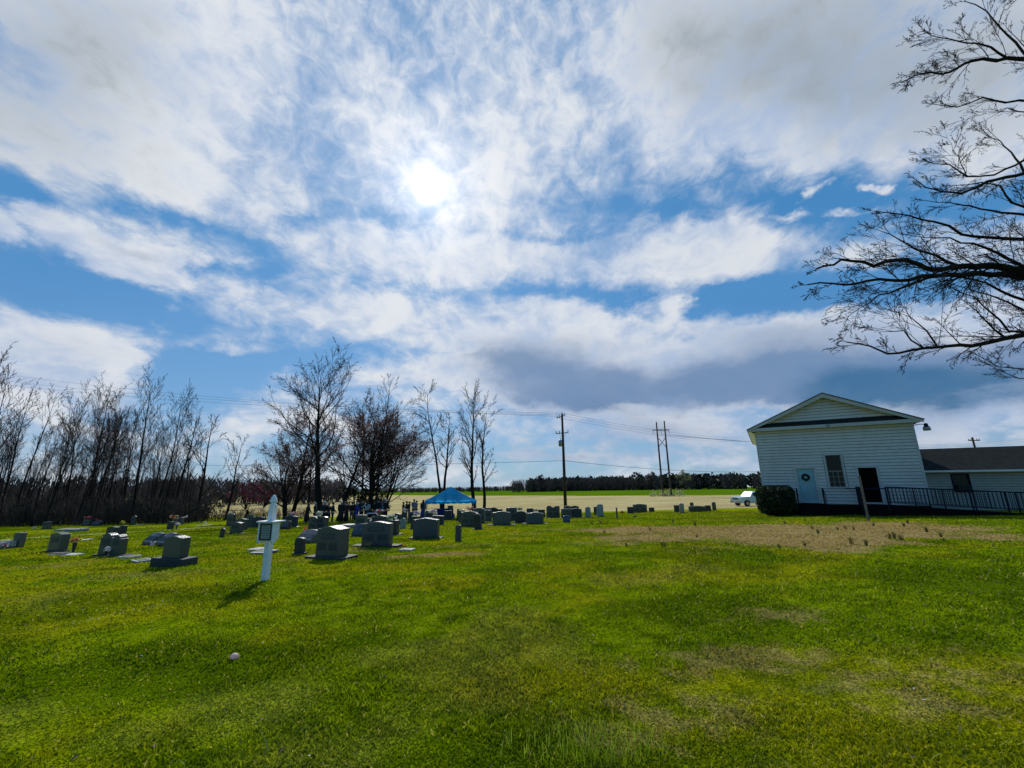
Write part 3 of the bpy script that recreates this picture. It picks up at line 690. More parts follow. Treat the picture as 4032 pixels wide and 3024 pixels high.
 ('ledger', 1350, 1397, 2066, 2056, 'pale ledger slab in front of the group in dark coats', dict(m='marble', Y=26, d=.9, hh=.25)),
 ('ledger', 1578, 1630, 2164, 2160, 'pale flat slab under the orange flowers', dict(m='concrete', d=.35, hh=.04)),
 ('ledger', 203, 262, 2184, 2180, 'left half of a pale foundation slab before the leaning stone', dict(m='concrete', d=.35, hh=.05)),
 ('ledger', 256, 312, 2187, 2182, 'pale foundation slab under the vase of pink and yellow flowers', dict(m='concrete', d=.35, hh=.06)),
 ('ledger', 848, 894, 2266, 2252, 'dark flat marker sunk in the grass left of the sign post', dict(m='granite_dark', d=.22, hh=.02)),
]
stones = [headstone(s_) for s_ in STONES]
bpy.context.view_layer.update()
def stone_at(i): return stones[i]

# ================================================================== flowers
def bouquet(px, py, wpx, hpx, Y, cols, label, leaf=True, vase=None, n=16, groundz=None, white_top=False, vh=0.3, name='flower_spray', cat='flowers'):
    """centre (px, py) of the blooms, their size in photo px, at forward distance Y"""
    rng = random.Random(int(px*7+py)); c = at(px, py, Y); dep = float(np.dot(np.array(c)-CAM, FW))
    W = wpx*dep/FPX; Hh = hpx*dep/FPX
    g = H(c.x, c.y)
    root = empty(name, (c.x, c.y, c.z-Hh/2)); tag(root, label, cat, 'flowers left on the graves')
    for col_ in cols:
        mb = MB()
        for i in range(max(2, n//len(cols))):
            t = rng.uniform(0, 2*math.pi); r = math.sqrt(rng.random()); s_ = rng.uniform(.75, 1.15)*min(W, Hh)*.22
            x_ = math.cos(t)*r*W*.45; z_ = Hh*.5+math.sin(t)*r*Hh*.42; y_ = rng.uniform(-.25, .25)*W
            # a bloom: ring of petals round a small heart
            tilt = Vector((x_/W, -.8+y_, .6)).normalized(); a = tilt.orthogonal().normalized(); b_ = tilt.cross(a)
            c0 = Vector((x_, y_, z_))
            for k in range(6):
                ph = 2*math.pi*k/6; d1 = a*math.cos(ph)+b_*math.sin(ph); d2 = a*math.cos(ph+.55)+b_*math.sin(ph+.55); d0 = a*math.cos(ph-.55)+b_*math.sin(ph-.55)
                mb.add([c0, c0+d0*s_*.7+tilt*s_*.25, c0+d1*s_*1.1+tilt*s_*.35, c0+d2*s_*.7+tilt*s_*.25], [(0, 1, 2, 3)])
            mb.ball(c0+tilt*s_*.15, s_*.42, n=6, m=4)
        mb.build('blooms', M_['f_'+col_], root)
    if leaf:
        mb = MB()
        for i in range(26):
            t = rng.uniform(0, 2*math.pi); r = rng.uniform(.3, 1.0); p0 = Vector((0, 0, Hh*.35)); p1 = Vector((math.cos(t)*W*.58*r, rng.uniform(-.3, .3)*W, Hh*.45+math.sin(t)*Hh*.52*r))
            s_ = W*.05; mb.add([p0, p0.lerp(p1, .6)+Vector((0, 0, s_)), p1, p0.lerp(p1, .6)-Vector((0, 0, s_))], [(0, 1, 2, 3)])
        mb.build('leaves', M_['leaf'] if leaf is True else M_[leaf], root)
    if vase:
        zb = g-(c.z-Hh/2); r = W*.18
        MB().lathe([(r*.75, zb), (r*.6, zb*.8), (r*.8, zb*.4), (r*1.1, Hh*.1), (r*1.2, Hh*.2)], 12).build('vase', M_[vase], root, smooth=True)
    return root
def Yof(i): return stones[i].location.y
BQ = [
 (20, 2150, 36, 16, Yof(0)-.35, ['white', 'rose'], 'pinkish white flowers laid against the slant stone at the left edge', True, None),
 (298, 2128, 36, 26, Yof(92)-.05, ['yellow', 'pink', 'rose', 'coral'], 'tall dark vase of pink, red and yellow flowers beside the leaning stone', 'leafyellow', 'black'),
 (421, 2164, 24, 20, Yof(3)-.35, ['white'], 'white flowers in a dark pot before the tall green-grey pair', False, 'black'),
 (603, 2140, 26, 16, Yof(9)-.45, ['white', 'lilac'], 'white and lilac flowers at the foot of the slant pair', False, None),
 (136, 2078, 14, 9, 38, ['white'], 'white posy in the grass left of the small pale stone', True, None),
 (316, 2084, 22, 10, Yof(14)-.1, ['white'], 'white flowers on the right low slab near the left wood', False, None),
 (345, 2040, 26, 14, 43, ['pink', 'rose'], 'red and pink flowers on the grey stone by the left wood', True, None),
 (382, 2045, 24, 9, 43.4, ['rose', 'maroon'] if 0 else ['rose'], 'dull red flowers behind the low dark slant stone', True, None),
 (484, 2056, 18, 14, 40, ['yellow'], 'yellow blooms on thin stems near the left wood', 'leafyellow', None),
 (680, 2034, 36, 13, 40, ['cream', 'orange', 'peach'], 'cream and orange spray on a grey stone by the track', False, None),
 (698, 2062, 25, 13, 31, ['pink', 'white'], 'pale pink flowers in a grey vase beside the near-black stone', False, 'granite'),
 (735, 2034, 9, 9, 44, ['white'], 'faint pale posy at the edge of the left wood', False, None),
 (810, 2058, 8, 9, 38, ['white'], 'small white pot posy beyond the wide pale slab', False, None),
 (910, 2022, 22, 8, 35, ['white'], 'thin white sprig on the grey stone at the track', True, None),
 (1012, 2025, 36, 16, 30, ['cream', 'orange', 'peach'], 'cream and yellow spray on the blue-black stone behind the sign', 'leafyellow', None),
 (1149, 2022, 27, 13, 30, ['pink', 'white'], 'pink and white flowers on the blue-black stone right of the sign', True, None),
 (1204, 2081, 14, 12, Yof(34)+.15, ['coral'], 'coral red pointed posy behind the blue-grey slant stone', False, None),
 (1255, 2025, 22, 22, 23.2, ['cream', 'white'], 'white and yellow lilies on the twin-topped stone', True, 'granite_dark'),
 (1459, 2049, 9, 11, Yof(38)+.1, ['white'], 'little white bloom on the left shoulder of the wide stone', False, None),
 (1447, 2143, 34, 13, Yof(38)-.4, ['gold'], 'dry brown bouquet lying on the base of the wide stone', 'straw', None),
 (1496, 2017, 32, 24, 26, ['rose', 'pink', 'white'], 'red and pink spray on a grey stone behind the wide one', True, None),
 (1544, 2037, 46, 24, 18.4, ['white'], 'dark green foliage with small white blooms on the near-black stone', True, None),
 (1593, 2008, 14, 16, 32, ['white'], 'small white posy on the green-grey narrow stone', True, None),
 (1642, 2020, 30, 22, 23, ['lilac', 'white'], 'left silver-lilac flower mound behind the third large stone', False, None),
 (1706, 2018, 34, 24, 27, ['lilac', 'white', 'cream'], 'right silver-lilac flower mound behind the third large stone', False, None),
 (1595, 2150, 26, 15, Yof(91), ['orange', 'yellow'], 'bright orange flowers on the pale flat slab', True, None),
 (1852, 2002, 30, 16, 24.3, ['peach', 'pink'], 'peach flowers on the wide grey stone near the tent', True, None),
 (2048, 2003, 26, 14, 27, ['white', 'cream'], 'white and sage spray on the dark grey stone', True, None),
 (2107, 2009, 32, 13, Yof(65), ['white', 'cream'], 'white roses on the lettered grey stone', True, None),
 (2452, 2018, 16, 11, 43, ['red'], 'low patch of dark red flowers right of the thin marker', True, None),
]
for b_ in BQ: bouquet(*b_)

# small dark evergreen between the stones
def leaf_cloud(n, fn, size, rng, name, m, parent, aspect=1.6):
    """n small leaf quads at positions given by fn(rng)"""
    co_ = np.zeros((n, 4, 3))
    for i in range(n):
        p = Vector(fn(rng)); a = Vector((rng.gauss(0, 1), rng.gauss(0, 1), rng.gauss(0, 1))).normalized(); b_ = a.orthogonal().normalized()
        b_.rotate(Matrix.Rotation(rng.uniform(0, 6.28), 3, a)); s_ = size*rng.uniform(.6, 1.4)
        co_[i, 0] = p-a*s_*aspect*.5; co_[i, 1] = p+b_*s_*.5; co_[i, 2] = p+a*s_*aspect*.5; co_[i, 3] = p-b_*s_*.5
    me = newmesh(name, co_.reshape(-1, 3), np.arange(n*4), 4, m)
    return link(name, me, parent)
g = at(971, 2040, 33); g.z = H(g.x, g.y)
ev = empty('evergreen_shrub', g); tag(ev, 'small dark cone-shaped evergreen among the stones left of the sign', 'shrub')
def conefn(r):
    t = r.random()**.7; a = r.uniform(0, 6.28); R = .32*(1-t)*math.sqrt(r.random())+.02; return (R*math.cos(a), R*math.sin(a), .1+t*1.15)
leaf_cloud(700, conefn, .06, random.Random(3), 'foliage', M_['conifer'], ev)
MB().bar((0, 0, 0), (0, 0, .5), .03).build('trunk', M_['bark'], ev)

# ================================================================== white sign post
sp0 = ground(1043, 2290); sy = rad(-18)
sg = empty('sign_post', (sp0.x, sp0.y, sp0.z), sy); sg.rotation_euler = (0, rad(-.8), sy); sg.scale = (1.04, 1.04, 1.13)
tag(sg, 'white painted post with pointed finial and a small roofed notice board', 'sign post')
MB().box(-.048, .048, -.048, .048, -.15, 1.155).build('post', M_['white_wood'], sg, bevel=.004)
fin = MB().lathe([(.050, 1.156), (.056, 1.158), (.056, 1.175), (.050, 1.185), (.038, 1.197), (.036, 1.207), (.046, 1.217), (.062, 1.226), (.060, 1.24), (.052, 1.265), (.036, 1.30), (.018, 1.325), (.004, 1.335)], 16, sq=False).build('finial', M_['white_wood'], sg)
# board: a roof shelf, two side cheeks, a framed plaque hung on the near face
rf = MB().box(-.185, .225, -.15, .10, .905, .925); rf.build('roof_board', M_['white_wood'], sg, bevel=.003)
for s_, x0, x1 in ((0, -.165, -.135), (1, .155, .185)):
    mb = MB(); mb.prism([(0, 0), (0, 0)], 0, 0) if 0 else None
    vs = [(x0, -.115, .60), (x1, -.115, .60), (x1, -.085, .57), (x0, -.085, .57), (x0, -.115, .904), (x1, -.115, .904), (x1, .02, .904), (x0, .02, .904), (x0, .02, .66), (x1, .02, .66)]
    MB().add(vs, [(0, 1, 5, 4), (1, 2, 9, 6, 5), (2, 3, 8, 9), (3, 0, 4, 7, 8), (8, 7, 6, 9), (4, 5, 6, 7)]).build('side_cheek', M_['white_wood'], sg, bevel=.003)
MB().box(-.133, .153, -.082, -.060, .60, .904).build('back_board', M_['white_wood'], sg)
fr = MB()
for (a, b2, c1, c2) in ((-.128, .132, .63, .655), (-.128, .132, .86, .885), (-.128, -.103, .655, .86), (.107, .132, .655, .86)):
    fr.box(a, b2, -.104, -.084, c1, c2)
fr = fr.build('frame', M_['black'], sg)
pl = MB().box(-.103, .107, -.096, -.086, .655, .86).build('plaque', M_['plaque'], sg)
rngt = random.Random(5); mb = MB(); z_ = .84
for row in range(7):
    x_ = -.09 + rngt.uniform(0, .015)
    while x_ < .085:
        w_ = rngt.uniform(.008, .026); mb.box(x_, min(x_+w_, .094), -.0985, -.0955, z_-.009, z_); x_ += w_+.006
    z_ -= .026
mb.build('lettering', M_['dark'], pl)

# pale pink egg-like thing in the grass
g = ground(919, 2597); mb = MB(); mb.ball((0, 0, .026), .040, (1.0, .8, .72), 14, 9)
o = mb.build('plastic_egg', M_['f_white'], None, g, .6, smooth=True); o.rotation_euler = (0, .3, .5)
M_['egg'] = leafmat('pale_pink_plastic', (.88, .68, .66), (.9, .72, .70), .5); o.data.materials[0] = M_['egg']
tag(o, 'pale pink egg-shaped object lying in the near grass', 'egg')

# scattered fallen petals, dry leaves and daisies in the lawn
def litter(n, name, label, m, size, fn, seed):
    r = random.Random(seed); mb = MB()
    for i in range(n):
        x_, y_ = fn(r); z_ = float(gz(np.array(x_), np.array(y_)))+.03; a = r.uniform(0, 6.28); s_ = size*r.uniform(.5, 1.4)*(1+.04*math.hypot(x_, y_)); u = Vector((math.cos(a), math.sin(a), r.uniform(-.3, .5)))*s_; v = Vector((-math.sin(a), math.cos(a), r.uniform(-.3, .3)))*s_*.45; c0 = Vector((x_, y_, z_))
        mb.add([c0-u, c0+v*.9+Vector((0, 0, s_*.3)), c0+u, c0-v*.9+Vector((0, 0, s_*.2))], [(0, 1, 2, 3)])
    tag(mb.build(name, m), label, kind='stuff')
def anyw(r):
    d = 2.6*(30/2.6)**r.random(); a = rad(r.uniform(-54, 54)); return d*math.sin(a), d*math.cos(a)
litter(60, 'fallen_petals', 'white petals and scraps scattered over the lawn', M_['f_white'], .012, anyw, 2)
litter(160, 'dead_leaves', 'brown dead leaves scattered over the lawn', mat('dead_leaf', (.10, .06, .03), .8), .016, anyw, 4)
def lineflow(r):
    a = ground(640, 2385); b2 = ground(260, 2465); t = r.random(); p = a.lerp(b2, t); return p.x+r.gauss(0, .05), p.y+r.gauss(0, .05)
litter(60, 'tiny_daisies', 'thin line of tiny white flowers in the near left grass', M_['f_white'], .006, lineflow, 6)

# ================================================================== trees
class Seg:
    """collects tapering branch segments; turned into tubes in one go"""
    def __init__(s): s.a = []; s.b = []; s.ra = []; s.rb = []; s.n = []
    def add(s, a, b, ra, rb): s.a.append(tuple(a)); s.b.append(tuple(b)); s.ra.append(ra); s.rb.append(rb)
    def mesh(s, name, m, n=3):
        A_ = np.array(s.a); B_ = np.array(s.b); ra = np.array(s.ra)[:, None, None]; rb = np.array(s.rb)[:, None, None]
        d = B_-A_; L = np.linalg.norm(d, axis=1, keepdims=True)+1e-9; d = d/L
        B_ = B_+d*np.minimum(L*.05, np.array(s.rb)[:, None]*.5)
        ref = np.where(np.abs(d[:, 2:3]) < .9, np.array([[0, 0, 1.]]), np.array([[1., 0, 0]]))
        u = np.cross(d, ref); u /= np.linalg.norm(u, axis=1, keepdims=True)+1e-9; v = np.cross(d, u)
        t = np.arange(n)*2*np.pi/n
        ring = u[:, None, :]*np.cos(t)[None, :, None]+v[:, None, :]*np.sin(t)[None, :, None]
        V = np.concatenate([A_[:, None, :]+ring*ra, B_[:, None, :]+ring*rb], 1)
        k = len(A_); b0 = np.arange(k)[:, None, None]*2*n; i = np.arange(n); j = (i+1) % n
        Fq = b0+np.stack([i, j, n+j, n+i], 1)[None]
        return newmesh(name, V.reshape(-1, 3), Fq.reshape(-1, 4), 4, m, None, n > 4)
def rv(r, s_=1.0): return Vector((r.gauss(0, s_), r.gauss(0, s_), r.gauss(0, s_)))
def grow(out_, p, d, L, r0, lvl, Pm, r, tips=None):
    """out_[0] = trunk and limbs, out_[1] = twigs"""
    n = max(2, int(L/Pm['seg'][lvl])); st = L/n; p = Vector(p); d = Vector(d).normalized(); rmin = Pm['rmin']
    nc = Pm['kids'][lvl] if lvl < len(Pm['kids']) else 0; start = Pm['start'][lvl] if lvl < len(Pm['start']) else 0
    ks = sorted([start+(1-start)*((k+r.random())/max(nc, 1)) for k in range(nc)]); ki = 0
    for i in range(n):
        d = (d+rv(r, Pm['wig'][lvl])+Vector((0, 0, Pm['up'][lvl]))).normalized(); q = p+d*st
        t0 = i/n; t1 = (i+1)/n; ra = max(rmin, r0*(1-t0*Pm['taper'][lvl])); rb = max(rmin, r0*(1-t1*Pm['taper'][lvl]))
        out_[0 if lvl <= Pm['trunk'] else 1].add(p, q, ra, rb)
        while ki < nc and ks[ki] <= t1+1e-6:
            a_ = r.uniform(*Pm['ang'][lvl]); ax = d.orthogonal().normalized(); ax.rotate(Matrix.Rotation(r.uniform(0, 6.283), 3, d)); dd = d.copy(); dd.rotate(Matrix.Rotation(rad(a_), 3, ax))
            tt = ks[ki]; shp = Pm['shape'](tt) if lvl == 0 else (1-.55*tt)
            grow(out_, p.lerp(q, min(1, max(0, (tt-t0)*n))), dd, L*Pm['ratio'][lvl]*shp*r.uniform(.7, 1.2), max(rmin, rb*Pm['rr'][lvl]), lvl+1, Pm, r, tips); ki += 1
        p = q
    if tips is not None and lvl >= Pm.get('tiplvl', 2): tips.append((tuple(p), tuple(d)))
TALL = dict(seg=[.8, .6, .45, .35], kids=[24, 6, 4], start=[.38, .2, .15], wig=[.025, .055, .07, .08], up=[.03, .07, .05, .03], taper=[.93, .9, .8, .6], ang=[(22, 42), (20, 38), (20, 40)],
            ratio=[.30, .42, .42], rr=[.42, .5, .6], rmin=.014, trunk=0, shape=lambda t: 1.15-.75*abs(t-.55)*1.2)
SLIM = dict(TALL, kids=[17, 5, 4], start=[.50, .2, .1], ratio=[.20, .40, .42])
OPEN = dict(seg=[.8, .6, .45, .35], kids=[14, 8, 6], start=[.3, .15, .1], wig=[.05, .075, .08, .09], up=[.02, .06, .04, .03], taper=[.9, .85, .8, .6], ang=[(30, 55), (22, 42), (20, 42)],
            ratio=[.48, .42, .42], rr=[.55, .5, .6], rmin=.014, trunk=0, shape=lambda t: 1.1-.6*t)
BUDS = dict(OPEN, kids=[17, 9, 6], start=[.16, .1, .1], ratio=[.76, .50, .42], up=[.03, .04, .03, .02], wig=[.07, .08, .09, .10], ang=[(32, 62), (22, 46), (22, 46)], tiplvl=2, shape=lambda t: 1.15-.75*t)
def tree_mesh(Pm, h_, r0, seed, lean=(0, 0), name='tree', budn=0, budmat=None, stems=1, barkm='bark'):
    """returns list of (part name, mesh)"""
    r = random.Random(seed); o_ = (Seg(), Seg()); tips = []
    for k in range(stems):
        d = Vector((lean[0]+((r.uniform(-.22, .30) if stems > 2 else (-.07, .11)[k]*(2.2 if budn else 1)) if stems > 1 else 0), lean[1]+(r.uniform(-.2, .2) if stems > 1 else 0), 1))
        grow(o_, (0, 0, -.15), d, h_*(1 if k == 0 else r.uniform(.75, .98)), r0*(1 if stems == 1 else r.uniform(.6, .9)), 0, Pm, r, tips)
    # root flare
    o_[0].add((0, 0, -.2), (0, 0, .5), r0*1.5, r0*.95)
    parts = [('trunk', o_[0].mesh('trunk', M_[barkm], 8)), ('branches', o_[1].mesh('branches', M_['twig'], 3))]
    if budn:
        r2 = random.Random(seed+1); pts = [tips[r2.randrange(len(tips))] for _ in range(budn)]
        co_ = np.zeros((budn, 4, 3))
        for i, (p, d) in enumerate(pts):
            p = Vector(p)-Vector(d)*r2.uniform(0, 1.1)+rv(r2, .12); a = (Vector(d)+rv(r2, .7)).normalized(); b_ = a.orthogonal().normalized(); b_.rotate(Matrix.Rotation(r2.uniform(0, 6.28), 3, a)); s_ = r2.uniform(.05, .10)
            co_[i, 0] = p-a*s_; co_[i, 1] = p+b_*s_*.5; co_[i, 2] = p+a*s_; co_[i, 3] = p-b_*s_*.5
        parts.append(('buds', newmesh('buds', co_.reshape(-1, 3), np.arange(budn*4), 4, M_[budmat])))
    return parts
def put_tree(parts, x, y, label, group=None, rz=0.0, s_=1.0, sz=None, name='bare_tree', tilt=(0, 0), cat='tree'):
    root = empty(name, (x, y, H(x, y))); root.rotation_euler = (tilt[0], tilt[1], rz); root.scale = (s_, s_, sz or s_)
    tag(root, label, cat, group)
    for n_, me in parts: link(n_, me, root)
    return root
def tree_spec(px_top, py_top, Y):
    q = at(px_top, py_top, Y); return q.x, q.y, q.z-H(q.x, q.y)

# --- the left wood: prototypes reused with other heights and turns, every tree its own object
PROTO = [tree_mesh(TALL, 15, .20, 11), tree_mesh(TALL, 15, .17, 12, (.03, 0)), tree_mesh(SLIM, 15, .14, 13), tree_mesh(SLIM, 15, .13, 14, (-.03, 0)), tree_mesh(OPEN, 15, .22, 15),
         tree_mesh(SLIM, 15, .11, 16, (.06, 0)), tree_mesh(BUDS, 13, .17, 17, budn=1300, budmat='bud')]
LB = ['tall bare tree with a dense twiggy top at the left edge of the wood', 'bare tree forked high beside the leftmost wood trees', 'straight bare tree in the left wood under the power lines',
      'bare tree with fine upright twigs left of the reddish-budded one', 'reddish-budded tree in the left wood, farther left', 'slim bare tree right of the first reddish-budded tree',
      'reddish-budded tree in the left wood, farther right', 'bare tree with pale tips behind the second reddish-budded tree', 'medium bare tree in the middle of the left wood',
      'thin bare tree just left of the tallest one in the wood', 'tallest bare tree of the left wood, leaning right', 'tall narrow bare tree next right of the wood\'s tallest',
      'bare tree with many upright stems near the wood\'s right end', 'slender bare tree at the right end of the wood', 'second last bare tree at the right end of the wood']
FRONT = [(18, 1395, 48, 2), (75, 1500, 50, 1), (125, 1525, 47, 2), (185, 1530, 50, 3), (288, 1580, 46, 6), (352, 1570, 52, 2), (398, 1592, 47, 6), (440, 1545, 52, 0), (500, 1610, 49, 3),
         (560, 1600, 51, 2), (615, 1515, 49, 0), (685, 1560, 52, 1), (752, 1605, 53, 4), (716, 1620, 50, 3), (775, 1640, 56, 2)]
rr_ = random.Random(21)
for (px, py, Y, k), lb in zip(FRONT, LB):
    x_, y_, h_ = tree_spec(px, py+25, Y); base_h = 13 if k == 6 else 15
    put_tree(PROTO[k], x_, y_, lb, 'bare trees of the left wood', rr_.uniform(0, 6.28), h_/base_h*(.62 if k == 6 else .88), h_/base_h*1.0, name='budding_tree' if k == 6 else 'bare_tree', tilt=(0, rad(rr_.uniform(-1, 1.5))))
for i in range(150):
    px = rr_.uniform(-420, 790); Y = rr_.uniform(44, 74); py = rr_.uniform(1640, 1860) + (60 if px > 600 else 0)
    x_, y_, h_ = tree_spec(px, py, Y); k = rr_.choice([2, 3, 5, 5, 2, 3, 1])
    put_tree(PROTO[k], x_, y_, 'slim bare tree in the thick of the left wood', 'slim bare trees filling the left wood', rr_.uniform(0, 6.28), h_/15*.85, h_/15, tilt=(rad(rr_.uniform(-2, 2)), rad(rr_.uniform(-2, 2))))

# --- single trees between the wood and the middle group
def single(px, py, Y, Pm, r0, seed, label, name='bare_tree', bx=None, **kw):
    """crown top at (px, py); foot at photo x bx when given (the trunk leans)"""
    x_, y_, h_ = tree_spec(px, py, Y); fx = x_
    if bx is not None:
        f = at(bx, 2010, Y); fx = f.x; h_ = h_
    lean = (x_-fx)/max(h_, 1)
    parts = tree_mesh(Pm, math.hypot(h_, x_-fx)*kw.pop('hs', .93), r0, seed, (lean*1.0, 0), **kw)
    zmax = max(max((v.co.z for v in me.vertices), default=1) for _, me in parts)
    sc_ = h_/zmax
    if kw.get('stems', 1) == 1:       # swing the tree so its highest twig stands where the photograph has it
        tv = max((v.co for _, me in parts for v in me.vertices), key=lambda v: v.z)
        return put_tree(parts, fx, y_, label, None, 0, sc_, name=name, tilt=(math.atan2(tv.y, tv.z), math.atan2((x_-fx)/sc_-tv.x, tv.z)))
    return put_tree(parts, fx, y_, label, None, 0, sc_, name=name)
LOW = dict(OPEN, start=[.25, .15, .1], kids=[12, 7, 5])
single(838, 1630, 52, dict(LOW, ratio=[.40, .42, .42]), .20, 31, 'bare spreading tree standing free at the right end of the wood')
single(938, 1705, 54, dict(LOW, ratio=[.42, .42, .42]), .18, 32, 'small crooked bare tree alone left of the budding group')
TALLC = dict(OPEN, kids=[24, 9, 6, 3], start=[.40, .12, .08, .1], ratio=[.46, .46, .42, .4], seg=[.7, .5, .4, .3, .3], wig=[.02, .07, .08, .09, .10], up=[.02, .07, .05, .03, .02], taper=[.95, .85, .8, .7, .6],
             ang=[(38, 62), (25, 50), (20, 45), (20, 45)], rr=[.50, .5, .6, .7], rmin=.013, shape=lambda t: 1.0-.45*max(0, t-.6)/.4)
single(1312, 1332, 41, TALLC, .42, 41, 'tallest bare tree with a thick trunk, rising above the budding group', bx=1262, barkm='bark')
single(1090, 1690, 43, BUDS, .26, 42, 'leftmost maroon-budded tree of the middle group, spreading left', 'budding_tree', bx=1125, budn=9000, budmat='bud', stems=2)
single(1185, 1600, 44, dict(BUDS, wig=[.05, .11, .14, .16]), .27, 43, 'maroon-budded tree leaning right behind the sign', 'budding_tree', bx=1148, budn=7000, budmat='bud')
single(1400, 1580, 42, BUDS, .24, 44, 'maroon-budded tree right of the thick-trunked bare one', 'budding_tree', bx=1335, budn=7000, budmat='bud')
single(1545, 1520, 41, dict(BUDS, kids=[15, 8, 6], start=[.25, .1, .1]), .30, 45, 'many-stemmed maroon-budded tree leaning right above the mourners', 'budding_tree', bx=1455, budn=11000, budmat='bud', stems=5)
single(1620, 1620, 43, dict(BUDS, kids=[13, 8, 5]), .20, 51, 'low maroon-budded tree reaching right over the field', 'budding_tree', bx=1500, budn=6000, budmat='bud', stems=3)
single(1520, 1470, 46, SLIM, .20, 46, 'bare pale-tipped tree rising behind the many-stemmed one', bx=1480)
single(1450, 1530, 47, SLIM, .17, 47, 'slimmer bare tree behind the middle of the budding group', bx=1425)
single(1240, 1700, 46, SLIM, .16, 52, 'slim bare tree between the leaning budding trees', bx=1215)
single(1712, 1490, 44, dict(OPEN, kids=[14, 7, 5], start=[.42, .15, .1], ratio=[.30, .42, .42]), .24, 48, 'two-stemmed bare tree behind the blue tent', bx=1742, stems=2)
single(1884, 1490, 46, dict(TALL, kids=[30, 7, 5], start=[.25, .15, .1], ratio=[.27, .42, .42]), .26, 49, 'bare upright tree right beside the tent, fuller of the right pair', bx=1868)
single(1955, 1550, 46, dict(OPEN, kids=[16, 7, 5], start=[.28, .15, .1], ratio=[.30, .42, .42]), .20, 50, 'bare tree at the far right of the middle group', bx=1905)

# --- redbud shrub, brush and hollies at the field edge
def brush(name, label, pxs, Yr, hr, n, m, seed, kind='stuff'):
    """tangle of thin upright dead stems"""
    r = random.Random(seed); S_ = Seg()
    for i in range(n):
        px = r.uniform(*pxs); Y = r.uniform(*Yr); q = at(px, 2040, Y); x_, y_ = q.x, q.y; z_ = H(x_, y_); h_ = r.uniform(*hr)
        p = Vector((x_, y_, z_)); d = Vector((r.gauss(0, .25), r.gauss(0, .25), 1)).normalized(); rad_ = .012+h_*.006
        for k in range(3):
            q = p+d*(h_/3); S_.add(p, q, rad_*(1-.25*k), rad_*(1-.25*(k+1)))
            if k:
                for _ in range(3):
                    e = (d+rv(r, .5)).normalized(); S_.add(p, p+e*h_*.28, rad_*.6, rad_*.35)
            d = (d+rv(r, .2)).normalized(); p = q
    return tag(link(name, S_.mesh(name, M_[m], 3)), label, kind=kind)
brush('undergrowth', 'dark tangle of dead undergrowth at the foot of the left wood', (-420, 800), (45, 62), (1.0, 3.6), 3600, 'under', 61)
brush('brush', 'dead brush along the field edge behind the sign', (800, 1200), (50, 56), (.5, 1.8), 420, 'brush', 62)
def crown_bush(name, label, px, py, Y, rw, hh_, n, size, m, seed, cat='bush', trunk=True, group=None):
    q = at(px, py, Y); g_ = H(q.x, q.y); root = empty(name, (q.x, q.y, g_)); tag(root, label, cat, group)
    rg = random.Random(seed); cl_ = [(rg.gauss(0, .42)*rw, rg.gauss(0, .42)*rw, hh_*rg.uniform(.35, .95), rg.uniform(.2, .42)*rw) for _ in range(14)]
    def fn(r):
        c_ = cl_[r.randrange(len(cl_))]; v = rv(r).normalized()*c_[3]*r.random()**.4; return (c_[0]+v.x, c_[1]+v.y, max(.1, c_[2]+v.z))
    leaf_cloud(n, fn, size, rg, 'crown', M_[m], root)
    if trunk:
        S_ = Seg()
        for c_ in cl_: S_.add((0, 0, 0), (c_[0]*.5, c_[1]*.5, c_[2]*.55), .05+rw*.012, .04); S_.add((c_[0]*.5, c_[1]*.5, c_[2]*.55), c_[:3], .04, .015)
        link('trunk', S_.mesh('trunk', M_['bark'], 4), root)
    return root
crown_bush('redbud_tree', 'magenta-blossomed small tree at the foot of the distant wood', 968, 1990, 92, 3.2, 5.4, 650, .26, 'budred', 63, 'tree')
crown_bush('redbud_tree', 'fainter rusty-red small tree right of the magenta one', 1040, 1985, 100, 2.6, 4.2, 380, .24, 'budred', 64, 'tree')
crown_bush('holly_bush', 'dark rounded evergreen bush low behind the mourners, left', 1400, 2010, 44, 1.9, 3.3, 1800, .12, 'conifer', 65, 'bush')
crown_bush('holly_bush', 'dark rounded evergreen bush low behind the mourners, right', 1470, 2000, 45, 1.6, 2.8, 1400, .12, 'conifer', 66, 'bush')
crown_bush('forsythia_bush', 'grey-green leafless bush at the right end of the left wood', 812, 2000, 55, 2.2, 3.2, 1500, .11, 'brush', 67, 'bush')

